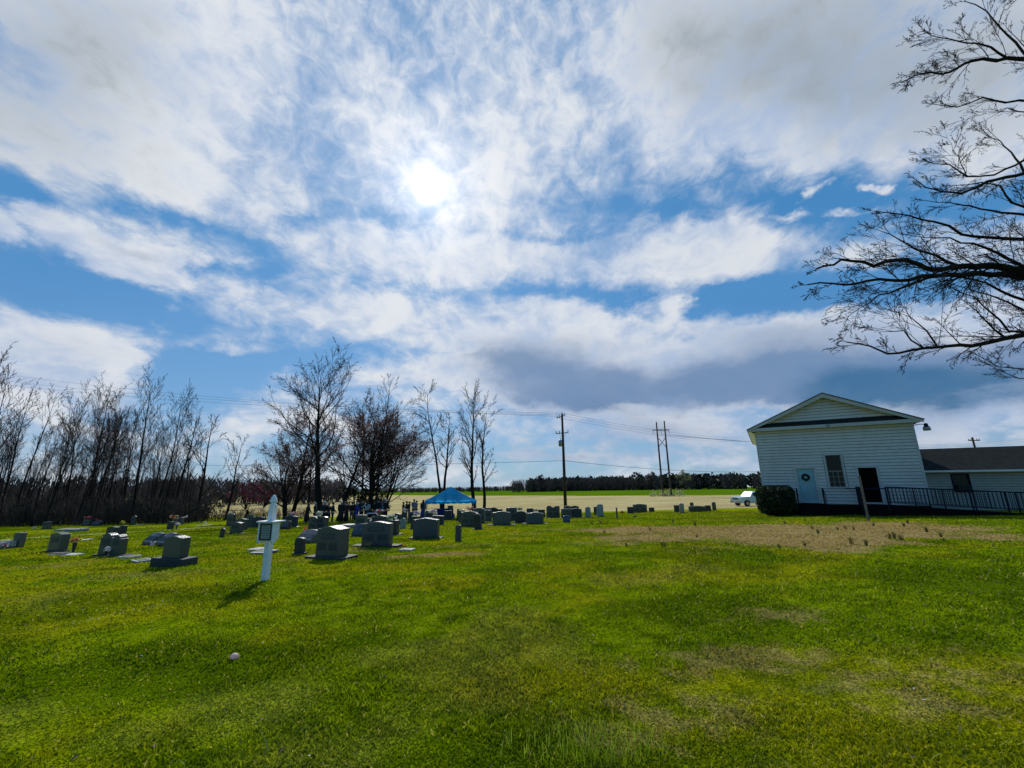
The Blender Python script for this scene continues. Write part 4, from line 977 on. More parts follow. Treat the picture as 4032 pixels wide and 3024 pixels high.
# --- far woods: masses of trees, one object per kind of wood
def far_wood(name, label, rows, m, trunkm, seed, leafn, leafs, thin=False):
    r = random.Random(seed); q4 = []; S_ = Seg()
    for (pa, pb, Ya, Yb, ha, hb, n) in rows:
        for i in range(n):
            t = r.random(); px = pa+(pb-pa)*t; Y = r.uniform(Ya, Yb); q = at(px, 1900, Y); x_, y_ = q.x, q.y; g_ = H(x_, y_); h_ = (ha+(hb-ha)*t)*r.uniform(.86, 1.04); cw = h_*r.uniform(.22, .34)
            S_.add((x_, y_, g_), (x_, y_, g_+h_*.7), .02*h_, .008*h_)
            for k in range(leafn):
                v = rv(r).normalized()*r.random()**.45; c0 = Vector((x_+v.x*cw, y_+v.y*cw, g_+h_*(.50+.50*v.z)))
                a = Vector((r.gauss(0, .35), r.gauss(0, .35), 1)).normalized() if thin else rv(r).normalized(); b_ = a.orthogonal().normalized(); b_.rotate(Matrix.Rotation(r.uniform(0, 6.28), 3, a)); s_ = leafs*h_*r.uniform(.6, 1.4); wd = .16 if thin else .7
                q4 += [c0-a*s_, c0+b_*s_*wd, c0+a*s_, c0-b_*s_*wd]
    k = len(q4)//4; co_ = np.array([tuple(v) for v in q4]); tm = S_.mesh('x', M_[trunkm], 3)
    me = newmesh(name, co_, np.arange(k*4), 4, M_[m])
    nv = len(me.vertices); tv = np.zeros(len(tm.vertices)*3, np.float32); tm.vertices.foreach_get('co', tv); lv = np.zeros(len(tm.loops), np.int32); tm.loops.foreach_get('vertex_index', lv)
    allv = np.concatenate([co_, tv.reshape(-1, 3)]); me2 = newmesh(name, allv, np.concatenate([np.arange(k*4), lv+nv]), 4, M_[m]); bpy.data.meshes.remove(me); bpy.data.meshes.remove(tm)
    return tag(link(name, me2), label, kind='stuff')
far_wood('bare_far_woods', 'grey-brown leafless woods along the far side of the field',
         [(560, 1370, 118, 150, 8.5, 7.5, 190), (-700, 800, 95, 150, 8.5, 8.5, 260), (1200, 2120, 560, 640, 6.5, 8, 450), (2020, 2600, 330, 370, 11, 12, 170), (2600, 4600, 330, 400, 13, 16, 180)], 'farwood', 'twig', 71, 75, .10, True)
far_wood('evergreen_far_woods', 'dark evergreen woods beyond the green crop',
         [(2080, 2500, 350, 390, 11, 12.5, 170), (2480, 4700, 350, 410, 13, 19, 420), (1600, 2060, 580, 640, 6.5, 8, 60)], 'farpine', 'twig', 72, 80, .11)
for (px, py, Y, hw, hh_, m, lb) in ((2690, 1951, 322, 5.5, 15.5, 'palegreen', 'pale green budding tree above the far dark woods'), (2132, 1930, 325, 4.5, 13, 'farwood', 'grey bare tree above the far woods left of the utility pole'),
                                    (2512, 1945, 322, 4.0, 14, 'farwood', 'left bare tree above the far dark woods'), (2568, 1945, 322, 5.0, 14, 'farwood', 'right bare tree above the far dark woods, left of the twin poles')):
    crown_bush('far_tree', lb, px, py, Y, hw, hh_, 700, .5, m, int(px), 'tree')

# --- the big bare oak on the right, limbs reaching in over the lawn
def oak():
    r = random.Random(91); big = Seg(); small = Seg(); tips = []
    Pk = dict(seg=[.4, .20, .16, .13, .12], kids=[0, 7, 4, 3], start=[0, .12, .1, .1], wig=[.1, .055, .065, .075, .08], up=[.0, .008, .008, .006, .005], taper=[.8, .85, .8, .7, .6],
              ang=[(30, 50), (22, 40), (20, 40), (20, 45)], ratio=[.5, .50, .50, .5], rr=[.5, .55, .6, .7], rmin=.0042, trunk=-1, shape=lambda t: 1)
    T0 = Vector((18.0, 11.0, H(18.0, 11.0)))
    trunk = [T0+Vector((0, 0, -.2)), T0+Vector((.05, 0, 1)), T0+Vector((.1, 0, 3)), T0+Vector((0, .1, 5.2)), T0+Vector((.3, .2, 8)), T0+Vector((.9, .1, 11)), T0+Vector((2.0, .1, 14.5)), T0+Vector((3.4, .3, 17.5)), T0+Vector((4.6, .2, 19.5))]
    rads = [.62, .48, .42, .38, .33, .27, .20, .12, .05]
    for i in range(len(trunk)-1): big.add(trunk[i], trunk[i+1], rads[i], rads[i+1])
    LIMB = [  # depth Y start (right) -> end (left), root radius, photo polyline right to left
     (10.6, 9.6, .12, [(4230, 300), (4060, 232), (3930, 230), (3830, 235), (3760, 275), (3690, 290), (3620, 290), (3550, 322)]),
     (10.2, 9.4, .07, [(3960, 228), (3870, 172), (3780, 165), (3700, 150), (3640, 118), (3600, 140)]),
     (10.5, 10.8, .11, [(4060, 232), (4000, 170), (3940, 110), (3880, 45), (3800, 0), (3760, -60)]),
     (10.6, 11, .06, [(3945, 105), (3935, 60), (4000, 0), (4010, -50)]),
     (10.4, 10.8, .09, [(4240, 480), (4060, 395), (3960, 400), (3870, 388), (3770, 420), (3690, 412)]),
     (11, 11.6, .06, [(4100, 480), (4010, 440), (3960, 425), (3920, 450), (3870, 478)]),
     (10.8, 10.2, .13, [(4240, 700), (4032, 687), (3887, 714), (3787, 768), (3679, 750), (3615, 714)]),
     (10.8, 11.6, .10, [(4240, 690), (4032, 633), (3914, 687), (3805, 696), (3733, 651), (3640, 635)]),
     (11.2, 11.9, .07, [(4032, 700), (3980, 600), (3930, 560), (3860, 520)]),
     (11, 12, .08, [(3805, 700), (3790, 640), (3740, 570), (3720, 510)]),
     (11.4, 12, .10, [(4240, 900), (4080, 830), (3985, 800), (3940, 730), (3860, 720), (3760, 730)]),
     (10.9, 11.4, .12, [(4240, 960), (4032, 940), (3896, 936), (3787, 922), (3679, 868), (3534, 841), (3444, 832)]),
     (11.6, 12.3, .09, [(4240, 1000), (4032, 850), (3900, 830), (3780, 800), (3650, 790)]),
     (10.6, 9.4, .20, [(4260, 1130), (4032, 1067), (3914, 1049), (3778, 1049), (3679, 1067), (3570, 1022), (3444, 1040), (3317, 1022), (3217, 1058)]),
     (10.5, 9.2, .17, [(4260, 1130), (4032, 1087), (3869, 1078), (3679, 1085), (3552, 1103), (3462, 1103), (3326, 1121), (3181, 1121)]),
     (9.9, 9.6, .09, [(3679, 1085), (3570, 1130), (3462, 1166), (3380, 1220), (3299, 1257)]),
     (11.2, 11, .10, [(3787, 1049), (3690, 1000), (3600, 980), (3510, 930), (3440, 900)]),
     (10.8, 10.4, .10, [(4100, 1180), (3950, 1010), (3830, 960), (3740, 940), (3600, 930)]),
     (11.6, 12.2, .11, [(4240, 1200), (4032, 1180), (3940, 1150), (3880, 1110), (3790, 1090), (3720, 1110), (3640, 1150)]),
     (11.2, 11.8, .10, [(4240, 1300), (4032, 1221), (3968, 1184), (3887, 1157), (3787, 1130)]),
     (11, 10.6, .10, [(4240, 1330), (3970, 1300), (3900, 1230), (3830, 1170), (3760, 1140)]),
     (10.6, 9.8, .15, [(4260, 1290), (4032, 1320), (3914, 1338), (3787, 1365), (3688, 1365), (3588, 1383), (3498, 1392), (3434, 1365), (3335, 1347)]),
     (10, 10.4, .05, [(3688, 1365), (3642, 1302), (3588, 1248), (3534, 1230)]),
     (10, 10, .05, [(3620, 1383), (3590, 1340), (3560, 1300), (3480, 1310), (3440, 1300)]),
     (10.6, 11, .07, [(4060, 1350), (3960, 1330), (3880, 1260), (3800, 1190)]),
     (11.4, 12, .08, [(4240, 1500), (4060, 1450), (3990, 1450), (3930, 1447), (3869, 1410)]),
     (11.6, 12.2, .07, [(4240, 1560), (4080, 1490), (4010, 1490), (3960, 1470), (3900, 1440)]),
    ]
    allp = []
    for (Ya, Yb, r0, pl_) in LIMB:
        n = len(pl_)
        if pl_[0][0] < 4200:          # grows out of the limb nearest to its first point
            tgt = min(allp, key=lambda v: (v[1]-pl_[0][0])**2+(v[2]-pl_[0][1])**2); Ya = tgt[0].y; Yb = Ya+(Yb-Ya)*.6; r0 = min(r0, tgt[3]*.75)
        if pl_[0][0] < 4200: pl_ = [(tgt[1], tgt[2])]+pl_[1:]
        r0 *= .78
        n = len(pl_); pts_ = [at(p[0], p[1], Ya+(Yb-Ya)*i/(n-1)) for i, p in enumerate(pl_)]
        if pl_[0][0] > 4200:          # join the trunk
            k = min(range(len(trunk)-1), key=lambda j: abs(trunk[j].z+1.2-pts_[0].z)); pts_ = [trunk[k]]+pts_
        # resample with a little crookedness
        fine = []
        for a, b_ in zip(pts_, pts_[1:]):
            m_ = max(1, int((b_-a).length/.28))
            for i in range(m_): fine.append(a.lerp(b_, i/m_)+(rv(r, .022) if fine else Vector()))
        fine.append(pts_[-1]); N_ = len(fine)
        for i, v in enumerate(fine):
            dv = np.array(v)-CAM; zz = dv@FW; allp.append((v, 2016+FPX*(dv@RT)/zz, 1512-FPX*(dv@UP)/zz, r0*(1-.88*i/N_)))
        for i in range(N_-1):
            t0 = i/(N_-1); t1 = (i+1)/(N_-1); ra = r0*(1-.88*t0); rb = r0*(1-.88*t1); big.add(fine[i], fine[i+1], ra, rb)
            d = (fine[i+1]-fine[i]).normalized()
            if fine[i].x < 15.4 or r.random() < .4:
                for _ in range(1):
                    if r.random() < .97:
                        a_ = r.uniform(20, 42); ax = d.orthogonal().normalized(); ax.rotate(Matrix.Rotation(r.uniform(0, 6.283), 3, d)); dd = d.copy(); dd.rotate(Matrix.Rotation(rad(a_), 3, ax))
                        grow((big, small), fine[i], dd, r.uniform(.8, 1.9)*(.38+.95*(1-t0)), max(.009, ra*.36), 1, Pk, r)
        grow((big, small), fine[-1], (fine[-1]-fine[-2]), .4, .012, 1, Pk, r)
    root = empty('oak_tree', T0); tag(root, 'large bare oak at the right edge, its crooked limbs reaching across the sky', 'tree')
    for nm, S_, n, m in (('trunk', big, 7, 'bark'), ('branches', small, 3, 'twig')):
        o = link(nm, S_.mesh(nm, M_[m], n), root); o.location = -T0
    return len(small.a)
oak()

# ================================================================== church (white siding, gable front)
CA = .545; CX, CY, CZ = 16.916, 28.411, -.078        # left front corner, facade turned this way, sill level
def cmat(): return Matrix.Translation((CX, CY, CZ)) @ Matrix.Rotation(-CA, 4, 'Z')
CM = cmat()
def cw(x_, y_, z_=0): return CM @ Vector((x_, y_, z_))
def on_frame(o): o.location = (CX, CY, CZ); o.rotation_euler = (0, 0, -CA); return o
M_['siding_gap'] = mat('lap_shade_backing', (.16, .17, .17), .9)  # dark wall colour bared in the lap gaps, painting in their shadow lines
W_ = 8.131; EH = 4.72; PK = 6.98; LEN = 14.0
church = on_frame(empty('church')); tag(church, 'small white clapboard church with a gabled front, two doors and one tall window', 'church')
OPN = [(2.024-.13, 2.024+1.04, -.1, 2.30), (3.653-.13, 3.653+.93, .90, 3.11), (5.175-.13, 5.175+.99, -.1, 2.30)]
def laps(w0, w1, z0, ztop_fn, opns, step=.19, y_=0.0, side=None, M=None):
    """lapped boards: each course a wedge leaning out at its lower edge, cut round the openings"""
    mb = MB(); z_ = z0; k = 0
    zmax = max(ztop_fn(x_) for x_ in np.linspace(w0, w1, 41))
    while z_ < zmax:
        zt = min(z_+step, zmax); zm = (z_+zt)/2
        xs = np.linspace(w0, w1, 801); ok = [x_ for x_ in xs if ztop_fn(x_) >= zm]
        if not ok: break
        iv = [(ok[0], ok[-1])]
        for (a, b_, c_, d_) in opns:
            if c_ < zm < d_:
                nv = []
                for (p, q) in iv:
                    if b_ <= p or a >= q: nv.append((p, q)); continue
                    if a > p: nv.append((p, a))
                    if b_ < q: nv.append((b_, q))
                iv = nv
        for (p, q) in iv:
            zl = min(z_+.026, zt-.01)
            vs = [(p, y_-.048, zl), (q, y_-.048, zl), (q, y_-.022, zt), (p, y_-.022, zt), (p, y_, zl), (q, y_, zl), (q, y_, zt), (p, y_, zt)]
            if M is not None: vs = [M @ Vector(v) for v in vs]
            mb.add(vs, [(0, 1, 2, 3), (4, 7, 6, 5), (0, 4, 5, 1), (3, 2, 6, 7), (0, 3, 7, 4), (1, 5, 6, 2)])
        z_ += step
    return mb
ztop = lambda x_: EH
laps(0.06, W_-.06, -.02, ztop, OPN).build('front_siding', M_['siding'], church)
gz0 = 5.25; gtop = lambda x_: 6.80-(6.80-gz0)*abs(x_-W_/2)/3.45
laps(W_/2-3.45, W_/2+3.45, gz0, gtop, []).build('gable_siding', M_['siding'], church)
# body behind the siding: walls with holes where the openings are
bd = MB()
xs = [0, OPN[0][0], OPN[0][1], OPN[1][0], OPN[1][1], OPN[2][0], OPN[2][1], W_]
for i in range(7):
    a, b_ = xs[i], xs[i+1]
    if i in (0, 2, 4, 6): bd.box(a, b_, .001, .14, -.05, EH+.2)
    else:
        o_ = OPN[(i-1)//2]; bd.box(a, b_, .001, .14, o_[3], EH+.2)
        if o_[2] > 0: bd.box(a, b_, .001, .14, -.05, o_[2])
bd.box(0, .14, .141, LEN, -.05, EH+.2); bd.box(W_-.14, W_, .141, LEN, -.05, EH+.2); bd.box(.141, W_-.141, LEN-.14, LEN, -.05, EH+.2)
bd.prism([(0.0, EH+.201), (W_, EH+.201), (W_/2, PK-.06)], .002, .10)
bd.build('wall', M_['siding_gap'], church)
laps(.15, LEN, -.02, lambda x_: EH, [], M=Matrix(((0, 1, 0, 0), (1, 0, 0, 0), (0, 0, 1, 0), (0, 0, 0, 1)))).build('left_side_siding', M_['siding'], church)
laps(.15, LEN, -.02, lambda x_: EH, [], M=Matrix(((0, -1, 0, W_), (1, 0, 0, 0), (0, 0, 1, 0), (0, 0, 0, 1)))).build('right_side_siding', M_['siding'], church)
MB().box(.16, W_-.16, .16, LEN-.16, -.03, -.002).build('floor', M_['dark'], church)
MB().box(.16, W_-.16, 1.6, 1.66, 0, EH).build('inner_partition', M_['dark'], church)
for x0, x1 in ((-.03, .09), (W_-.09, W_+.03)):
    MB().box(x0, x1, -.042, .10, -.04, EH+.02).build('corner_board', M_['trim'], church)
MB().box(-.30, W_+.30, -.36, .0, EH+.01, EH+.22).build('cornice', M_['trim'], church, bevel=.008)
pent = MB(); pent.add([(-.28, -.36, EH+.221), (W_+.28, -.36, EH+.221), (W_-.62, -.03, 5.25), (.62, -.03, 5.25)], [(0, 1, 2, 3)])
pent.build('pent_roof', M_['shingle'], church)
# raking boards, soffits and main roof
sl = (PK-(EH+.18))/(W_/2+.42)
rk = MB(); sf = MB(); rfm = MB()
for s_ in (-1, 1):
    x_e = W_/2+s_*(W_/2+.42); z_e = EH+.18; x_m = W_/2; z_m = PK
    # barge board, as a thick band below the roof line
    v = [(x_e, -.40, z_e-.02), (x_m, -.40, z_m-.02), (x_m, -.40, z_m-.30), (x_e, -.40, z_e-.20), (x_e, -.37, z_e-.02), (x_m, -.37, z_m-.02), (x_m, -.37, z_m-.30), (x_e, -.37, z_e-.20)]
    rk.add(v, [(0, 1, 2, 3), (4, 7, 6, 5), (0, 4, 5, 1), (3, 2, 6, 7), (0, 3, 7, 4), (1, 5, 6, 2)])
    v = [(x_e, -.369, z_e-.10), (x_m, -.369, z_m-.10), (x_m, -.002, z_m-.10), (x_e, -.002, z_e-.10)]
    sf.add(v, [(0, 1, 2, 3)])
    v = [(x_e, -.03, z_e-.07), (x_e-s_*.42, -.03, z_e-.30), (x_e-s_*.40, LEN, z_e-.30), (x_e, LEN, z_e-.07)]
    sf.add(v, [(0, 1, 2, 3)])
    rfm.add([(x_e+s_*.05, -.45, z_e), (x_m, -.45, z_m+.02), (x_m, LEN+.4, z_m+.02), (x_e+s_*.05, LEN+.4, z_e), (x_e+s_*.05, -.45, z_e-.05), (x_m, -.45, z_m-.03), (x_m, LEN+.4, z_m-.03), (x_e+s_*.05, LEN+.4, z_e-.05)],
            [(0, 1, 2, 3), (4, 7, 6, 5), (0, 4, 5, 1), (3, 2, 6, 7), (0, 3, 7, 4)])
rk.build('barge_board', M_['trim'], church); sf.build('soffit', M_['white_wood'], church); rfm.build('roof', M_['shingle'], church)
rk2 = MB()
for s_ in (-1, 1):
    x_e = W_/2+s_*3.60; z_e = 5.16; x_m = W_/2; z_m = 6.87
    rk2.add([(x_e, -.045, z_e-.02), (x_m, -.045, z_m), (x_m, -.045, z_m-.13), (x_e-s_*.3, -.045, z_e-.02), (x_e, -.001, z_e-.02), (x_m, -.001, z_m), (x_m, -.001, z_m-.13), (x_e-s_*.3, -.001, z_e-.02)],
            [(0, 1, 2, 3), (4, 7, 6, 5), (0, 4, 5, 1), (3, 2, 6, 7)])
rk2.build('gable_frieze', M_['trim'], church)
MB().box(0, W_, .03, .2, -.75, -.051).box(0, .2, .201, LEN, -.9, -.051).box(W_-.2, W_, .201, LEN, -.9, -.051).build('foundation', M_['brick'], church)
# openings
def casing(x0, x1, z0, z1, t_=.13, sill=False):
    mb = MB(); mb.box(x0-t_, x0, -.05, .02, z0, z1); mb.box(x1, x1+t_, -.05, .02, z0, z1); mb.box(x0-t_-.03, x1+t_+.03, -.06, .02, z1+.001, z1+t_+.03)
    if sill: mb.box(x0-t_-.04, x1+t_+.04, -.09, .02, z0-.06, z0-.001)
    return mb
dz = .13
dr = MB().box(2.024, 2.934, .02, .065, dz, dz+2.03).build('entrance_door', M_['door'], church, bevel=.004); dr['label'] = 'closed pale blue door with a dark wreath'
casing(2.024, 2.934, -.02, dz+2.04).build('casing', M_['trim'], dr)
pp = MB()
for (a, b_, c_, d_) in ((.12, .40, 1.12, 1.85), (.51, .79, 1.12, 1.85), (.12, .40, .20, .92), (.51, .79, .20, .92)): pp.box(2.024+a, 2.024+b_, .008, .022, dz+c_, dz+d_)
pp.build('raised_panel', M_['door'], dr, bevel=.008)
MB().ball((2.10, -.01, dz+.95), .032, n=8, m=6).build('knob', M_['metal'], dr, smooth=True)
MB().box(1.98, 2.98, -.12, .1, dz-.10, dz-.005).build('threshold', M_['trim'], dr)
wr = on_frame(empty('wreath')); tag(wr, 'dark green wreath hanging on the pale blue church door', 'wreath')
rgw = random.Random(8)
def wfn(r):
    a = r.uniform(0, 6.28); q = r.gauss(0, .028); return (2.46+(.165+q)*math.cos(a), -.03+r.gauss(0, .02), dz+1.50+(.165+r.gauss(0, .028))*math.sin(a))
leaf_cloud(700, wfn, .045, rgw, 'leaves', M_['conifer'], wr)
mb = MB()
for i in range(20): a = i*.314; mb.bar((2.46+.165*math.cos(a), -.03, dz+1.5+.165*math.sin(a)), (2.46+.165*math.cos(a+.314), -.03, dz+1.5+.165*math.sin(a+.314)), .03)
mb.build('ring', M_['hedge'], wr)
wi = casing(3.653, 4.446, 1.007, 2.985, .11, True).build('window', M_['trim'], church)
MB().box(3.653, 4.446, .05, .06, 1.007, 2.985).build('pane', M_['glass'], wi)
MB().box(3.69, 4.41, .070, .075, 2.0, 2.97).build('shade', M_['curtain'], wi)
mb = MB(); mb.box(3.653, 4.446, .02, .05, 1.97, 2.02)
for x_ in (3.653, 4.406): mb.box(x_, x_+.04, .02, .049, 1.01, 2.98)
for x_ in (3.90, 4.16): mb.box(x_, x_+.022, .03, .049, 1.01, 1.97)
for z_ in (1.32, 1.64): mb.box(3.69, 4.41, .031, .048, z_, z_+.022)
mb.box(3.694, 4.405, .02, .049, 1.01, 1.05)
mb.build('sash', mat('grey_sash', (.22, .24, .24), .6), wi)
cs = casing(5.175, 6.037, -.02, dz+2.04).build('door_casing', M_['trim'], church); cs['label'] = 'open dark doorway with pale casing'
MB().box(5.12, 6.09, -.10, .1, dz-.10, dz-.005).build('threshold', M_['trim'], cs)
fx = MB(); fx.box(3.98, 4.14, -.385, -.362, EH+.06, EH+.20); fx.bar((4.06, -.42, EH+.02), (4.06, -.37, EH+.12), .035); fx.ball((4.06, -.46, EH-.02), .055, n=8, m=5)
fx.build('eave_light', M_['metal'], church)
# yard lamp on the right corner
yl = on_frame(empty('yard_lamp')); tag(yl, 'grey hooded yard lamp on a bracket at the church\'s right eave corner', 'lamp')
MB().path([(W_+.03, -.05, EH-.15), (W_+.18, -.10, EH-.10), (W_+.36, -.14, EH-.10), (W_+.46, -.16, EH-.14)], .022).build('bracket', M_['iron'], yl)
MB().lathe([(.05, .22), (.09, .18), (.10, .05), (.14, .0), (.05, .0)], 12, (W_+.52, -.18, EH-.28)).build('lamp_head', M_['iron'], yl)
MB().lathe([(.155, -.20), (.17, -.19), (.165, -.02), (.15, 0)], 14, (W_+.52, -.18, EH-.29)).build('reflector', M_['metal'], yl, smooth=True)

# stoop, landing, ramp and railings in front of the church
st = on_frame(empty('front_steps')); tag(st, 'low dark steps with a railing before the pale blue door', 'steps')
MB().box(1.75, 3.25, -1.0, -.13, -.85, dz-.12).build('landing', M_['deck'], st)
MB().box(1.8, 3.2, -1.35, -1.001, -.85, -.18).box(1.8, 3.2, -1.7, -1.351, -.95, -.38).build('tread', M_['deck'], st)
def railing(mb, p0, p1, z0, z1, hgt, n, post=2, y_=-1.0):
    for i in range(n+1):
        t = i/n; x_ = p0+(p1-p0)*t; zz = z0+(z1-z0)*t
        r_ = .026 if i % post == 0 else .011
        mb.box(x_-r_, x_+r_, y_-r_, y_+r_, zz+(-.12 if i % post == 0 else .08), zz+hgt-.02)
    for h_, r_ in ((hgt, .026), (.08, .016)):
        mb.bar((p0, y_, z0+h_), (p1, y_, z1+h_), r_, 5)
mb = MB()
for x_ in (3.18,): mb.path([(x_, -.15, dz+.80), (x_, -.95, dz+.80), (x_, -1.65, dz+.35)], .025)
for k in range(5): mb.bar((3.18, -.2-k*.18, dz-.1), (3.18, -.2-k*.18, dz+.8), .014)
mb.bar((3.18, -1.6, -.5), (3.18, -1.6, dz+.38), .022); mb.build('right_railing', M_['iron'], st)
mb = MB(); mb.path([(1.82, -.15, dz+.80), (1.82, -.95, dz+.80), (1.82, -1.65, dz+.35)], .025)
for k in range(5): mb.bar((1.82, -.2-k*.18, dz-.1), (1.82, -.2-k*.18, dz+.8), .014)
mb.build('left_railing', M_['iron'], st)
rp = on_frame(empty('wheelchair_ramp')); tag(rp, 'long dark ramp with iron railings running right from the open church door', 'ramp')
MB().box(4.85, 6.3, -1.45, -.11, -.80, dz-.12).build('landing', M_['deck'], rp)
rr1 = MB(); rr1.add([(6.301, -1.45, dz-.12), (16.5, -1.45, dz-.72), (16.5, -.35, dz-.72), (6.301, -.35, dz-.12), (6.301, -1.45, -1.0), (16.5, -1.45, -1.2), (16.5, -.35, -1.2), (6.301, -.35, -1.0)],
                    [(0, 1, 2, 3), (4, 7, 6, 5), (0, 4, 5, 1), (3, 2, 6, 7), (0, 3, 7, 4), (1, 5, 6, 2)])
rr1.build('ramp_deck', M_['deck'], rp)
mb = MB(); railing(mb, 6.02, 16.4, dz-.02, dz-.55, .93, 72, 8, -1.42); mb.build('front_railing', M_['iron'], rp)
mb = MB(); railing(mb, 6.3, 16.4, dz-.02, dz-.55, .93, 60, 10, -.40); mb.build('rear_railing', M_['iron'], rp)
mb = MB()
for x_ in (4.90,): 
    mb.box(x_-.04, x_+.04, -1.46, -1.38, -.8, dz+.93); mb.box(x_-.04, x_+.04, -.22, -.14, -.8, dz+.93); mb.box(x_-.03, x_+.03, -1.38, -.22, dz+.86, dz+.92)
    for k in range(7): mb.box(x_-.012, x_+.012, -1.25+k*.16, -1.226+k*.16, dz-.1, dz+.86)
mb.box(4.20, 6.02, -1.47, -1.40, dz+.80, dz+.86); mb.box(5.98, 6.06, -1.46, -1.38, -.8, dz+.93)
mb.build('landing_railing', M_['iron'], rp)
MB().box(4.95, 5.95, -1.80, -1.451, -.95, -.20).box(4.95, 5.95, -2.15, -1.801, -1.0, -.42).build('tread', M_['deck'], rp)

# ------------------------------------------------------------------ annex, long low building to the right
AY = 7.0; AX0 = 8.3; AX1 = 24.0
ann = on_frame(empty('hall')); tag(ann, 'long low white hall with a dark shingle roof behind the church ramp', 'hall')
AWIN = (11.14, 11.90, .62, 1.69)
laps(AX0, AX1, -.95, lambda x_: 1.93, [(AWIN[0]-.08, AWIN[1]+.08, AWIN[2]-.08, AWIN[3]+.08), ], .17, AY).build('front_siding', M_['siding_old'], ann)
mb = MB(); mb.box(AX0, AWIN[0]-.08, AY+.001, AY+.14, -.95, 1.99); mb.box(AWIN[1]+.08, AX1, AY+.001, AY+.14, -.95, 1.99); mb.box(AWIN[0]-.08, AWIN[1]+.08, AY+.001, AY+.14, -.95, AWIN[2]-.08); mb.box(AWIN[0]-.08, AWIN[1]+.08, AY+.001, AY+.14, AWIN[3]+.08, 1.99)
mb.box(AX0, AX1, AY+7.0, AY+7.14, -.95, 1.99); mb.box(AX1-.14, AX1, AY+.141, AY+6.99, -.95, 1.99)
mb.build('wall', M_['siding_gap'], ann)
mb = MB()
mb.add([(AX0-.3, AY-.40, 1.99), (AX1+.3, AY-.40, 1.99), (AX1+.3, AY+3.57, 3.66), (AX0-.3, AY+3.57, 3.66), (AX0-.3, AY+7.5, 1.99), (AX1+.3, AY+7.5, 1.99)], [(0, 1, 2, 3), (3, 2, 5, 4)])
mb.add([(AX0-.3, AY-.40, 1.94), (AX1+.3, AY-.40, 1.94), (AX1+.3, AY+7.5, 1.94), (AX0-.3, AY+7.5, 1.94)], [(0, 3, 2, 1)])
mb.add([(AX0-.2, AY, 1.95), (AX0-.2, AY+7.1, 1.95), (AX0-.2, AY+3.57, 3.6), (AX1+.2, AY, 1.95), (AX1+.2, AY+7.1, 1.95), (AX1+.2, AY+3.57, 3.6)], [(0, 1, 2), (3, 5, 4)])
mb.build('roof', M_['shingle'], ann)
MB().box(AX0-.3, AX1+.3, AY-.44, AY-.402, 1.88, 2.0).build('fascia', M_['white_wood'], ann)
wn = MB(); a, b_, c_, d_ = AWIN
for q in ((a-.08, a, c_-.08, d_+.08), (b_, b_+.08, c_-.08, d_+.08), (a, b_, d_, d_+.08), (a, b_, c_-.08, c_)): wn.box(q[0], q[1], AY-.045, AY+.02, q[2], q[3])
wn = wn.build('window', M_['iron'], ann)
MB().box(a, b_, AY+.05, AY+.06, c_, d_).build('pane', M_['glass'], wn)
ac = MB().box(a+.12, b_-.10, AY-.32, AY+.04, c_+.02, c_+.40); ac = ac.build('air_conditioner', M_['granite_rough'], ann, bevel=.01)
mb = MB()
for k in range(8): mb.box(a+.15, b_-.13, AY-.326, AY-.321, c_+.06+k*.04, c_+.08+k*.04)
mb.build('grille', M_['dark'], ac)

# ------------------------------------------------------------------ hedge, post, weeds
hb = cw(.62, -1.25); hg = H(hb.x, hb.y)
hd = empty('clipped_hedge', (hb.x, hb.y, hg), -CA); tag(hd, 'dark clipped rounded hedge at the left front corner of the church', 'hedge')
def hfn(r):
    while True:
        u = r.uniform(-1, 1); v = r.uniform(-1, 1); w__ = r.uniform(-1, 1); q = abs(u)**3.2+abs(v)**3.2+abs(w__)**3.2+.40*math.sin(u*6+w__*4)*math.sin(v*4+u*3+1)
        if .55 < q < 1.0+r.uniform(-.1, .14): return (u*1.08, v*.85, .98+w__*.92)
leaf_cloud(11000, hfn, .058, random.Random(9), 'foliage', M_['hedge'], hd, 1.5)
mb = MB(); mb.ball((0, 0, .95), .93, (1.0, .76, .88), 20, 12, .03, random.Random(4)); mb.build('inner_branches', M_['dark'], hd, smooth=True)  # near-black ball standing in for the shade inside the foliage
p = ground(3421, 2052); tp = at(3387, 1873, p.y)
po = empty('wooden_post', p, .2); tag(po, 'square weathered wooden post leaning in the dry grass before the church', 'post')
mb = MB(); mb.box(-.036, .036, -.036, .036, -.1, tp.z-p.z); mb.build('post', M_['wood'], po, bevel=.006); po.rotation_euler = (0, rad(-1.4), .35)
mb = MB(); mb.box(-.046, .046, -.046, .046, -.05, .28); mb.build('foot_cover', M_['wood'], po, bevel=.005)
def tuft(px, py, hpx, label, seed):
    g_ = ground(px, py); dep = float(np.dot(np.array(g_)-CAM, FW)); hh_ = hpx*dep/FPX; r = random.Random(seed); mb = MB()
    for i in range(18):
        a = r.uniform(0, 6.28); rr0 = r.uniform(0, .10)*hh_*2; b0 = Vector((rr0*math.cos(a), rr0*math.sin(a), -.02)); l = Vector((math.cos(a), math.sin(a), 0))*hh_*r.uniform(.05, .45); w__ = Vector((-math.sin(a), math.cos(a), 0))*.008
        m1 = b0+l*.4+Vector((0, 0, hh_*.55)); t_ = b0+l+Vector((0, 0, hh_*r.uniform(.7, 1.05))); mb.add([b0-w__, b0+w__, m1+w__*.8, m1-w__*.8, t_], [(0, 1, 2, 3), (3, 2, 4)])
    return mb, g_
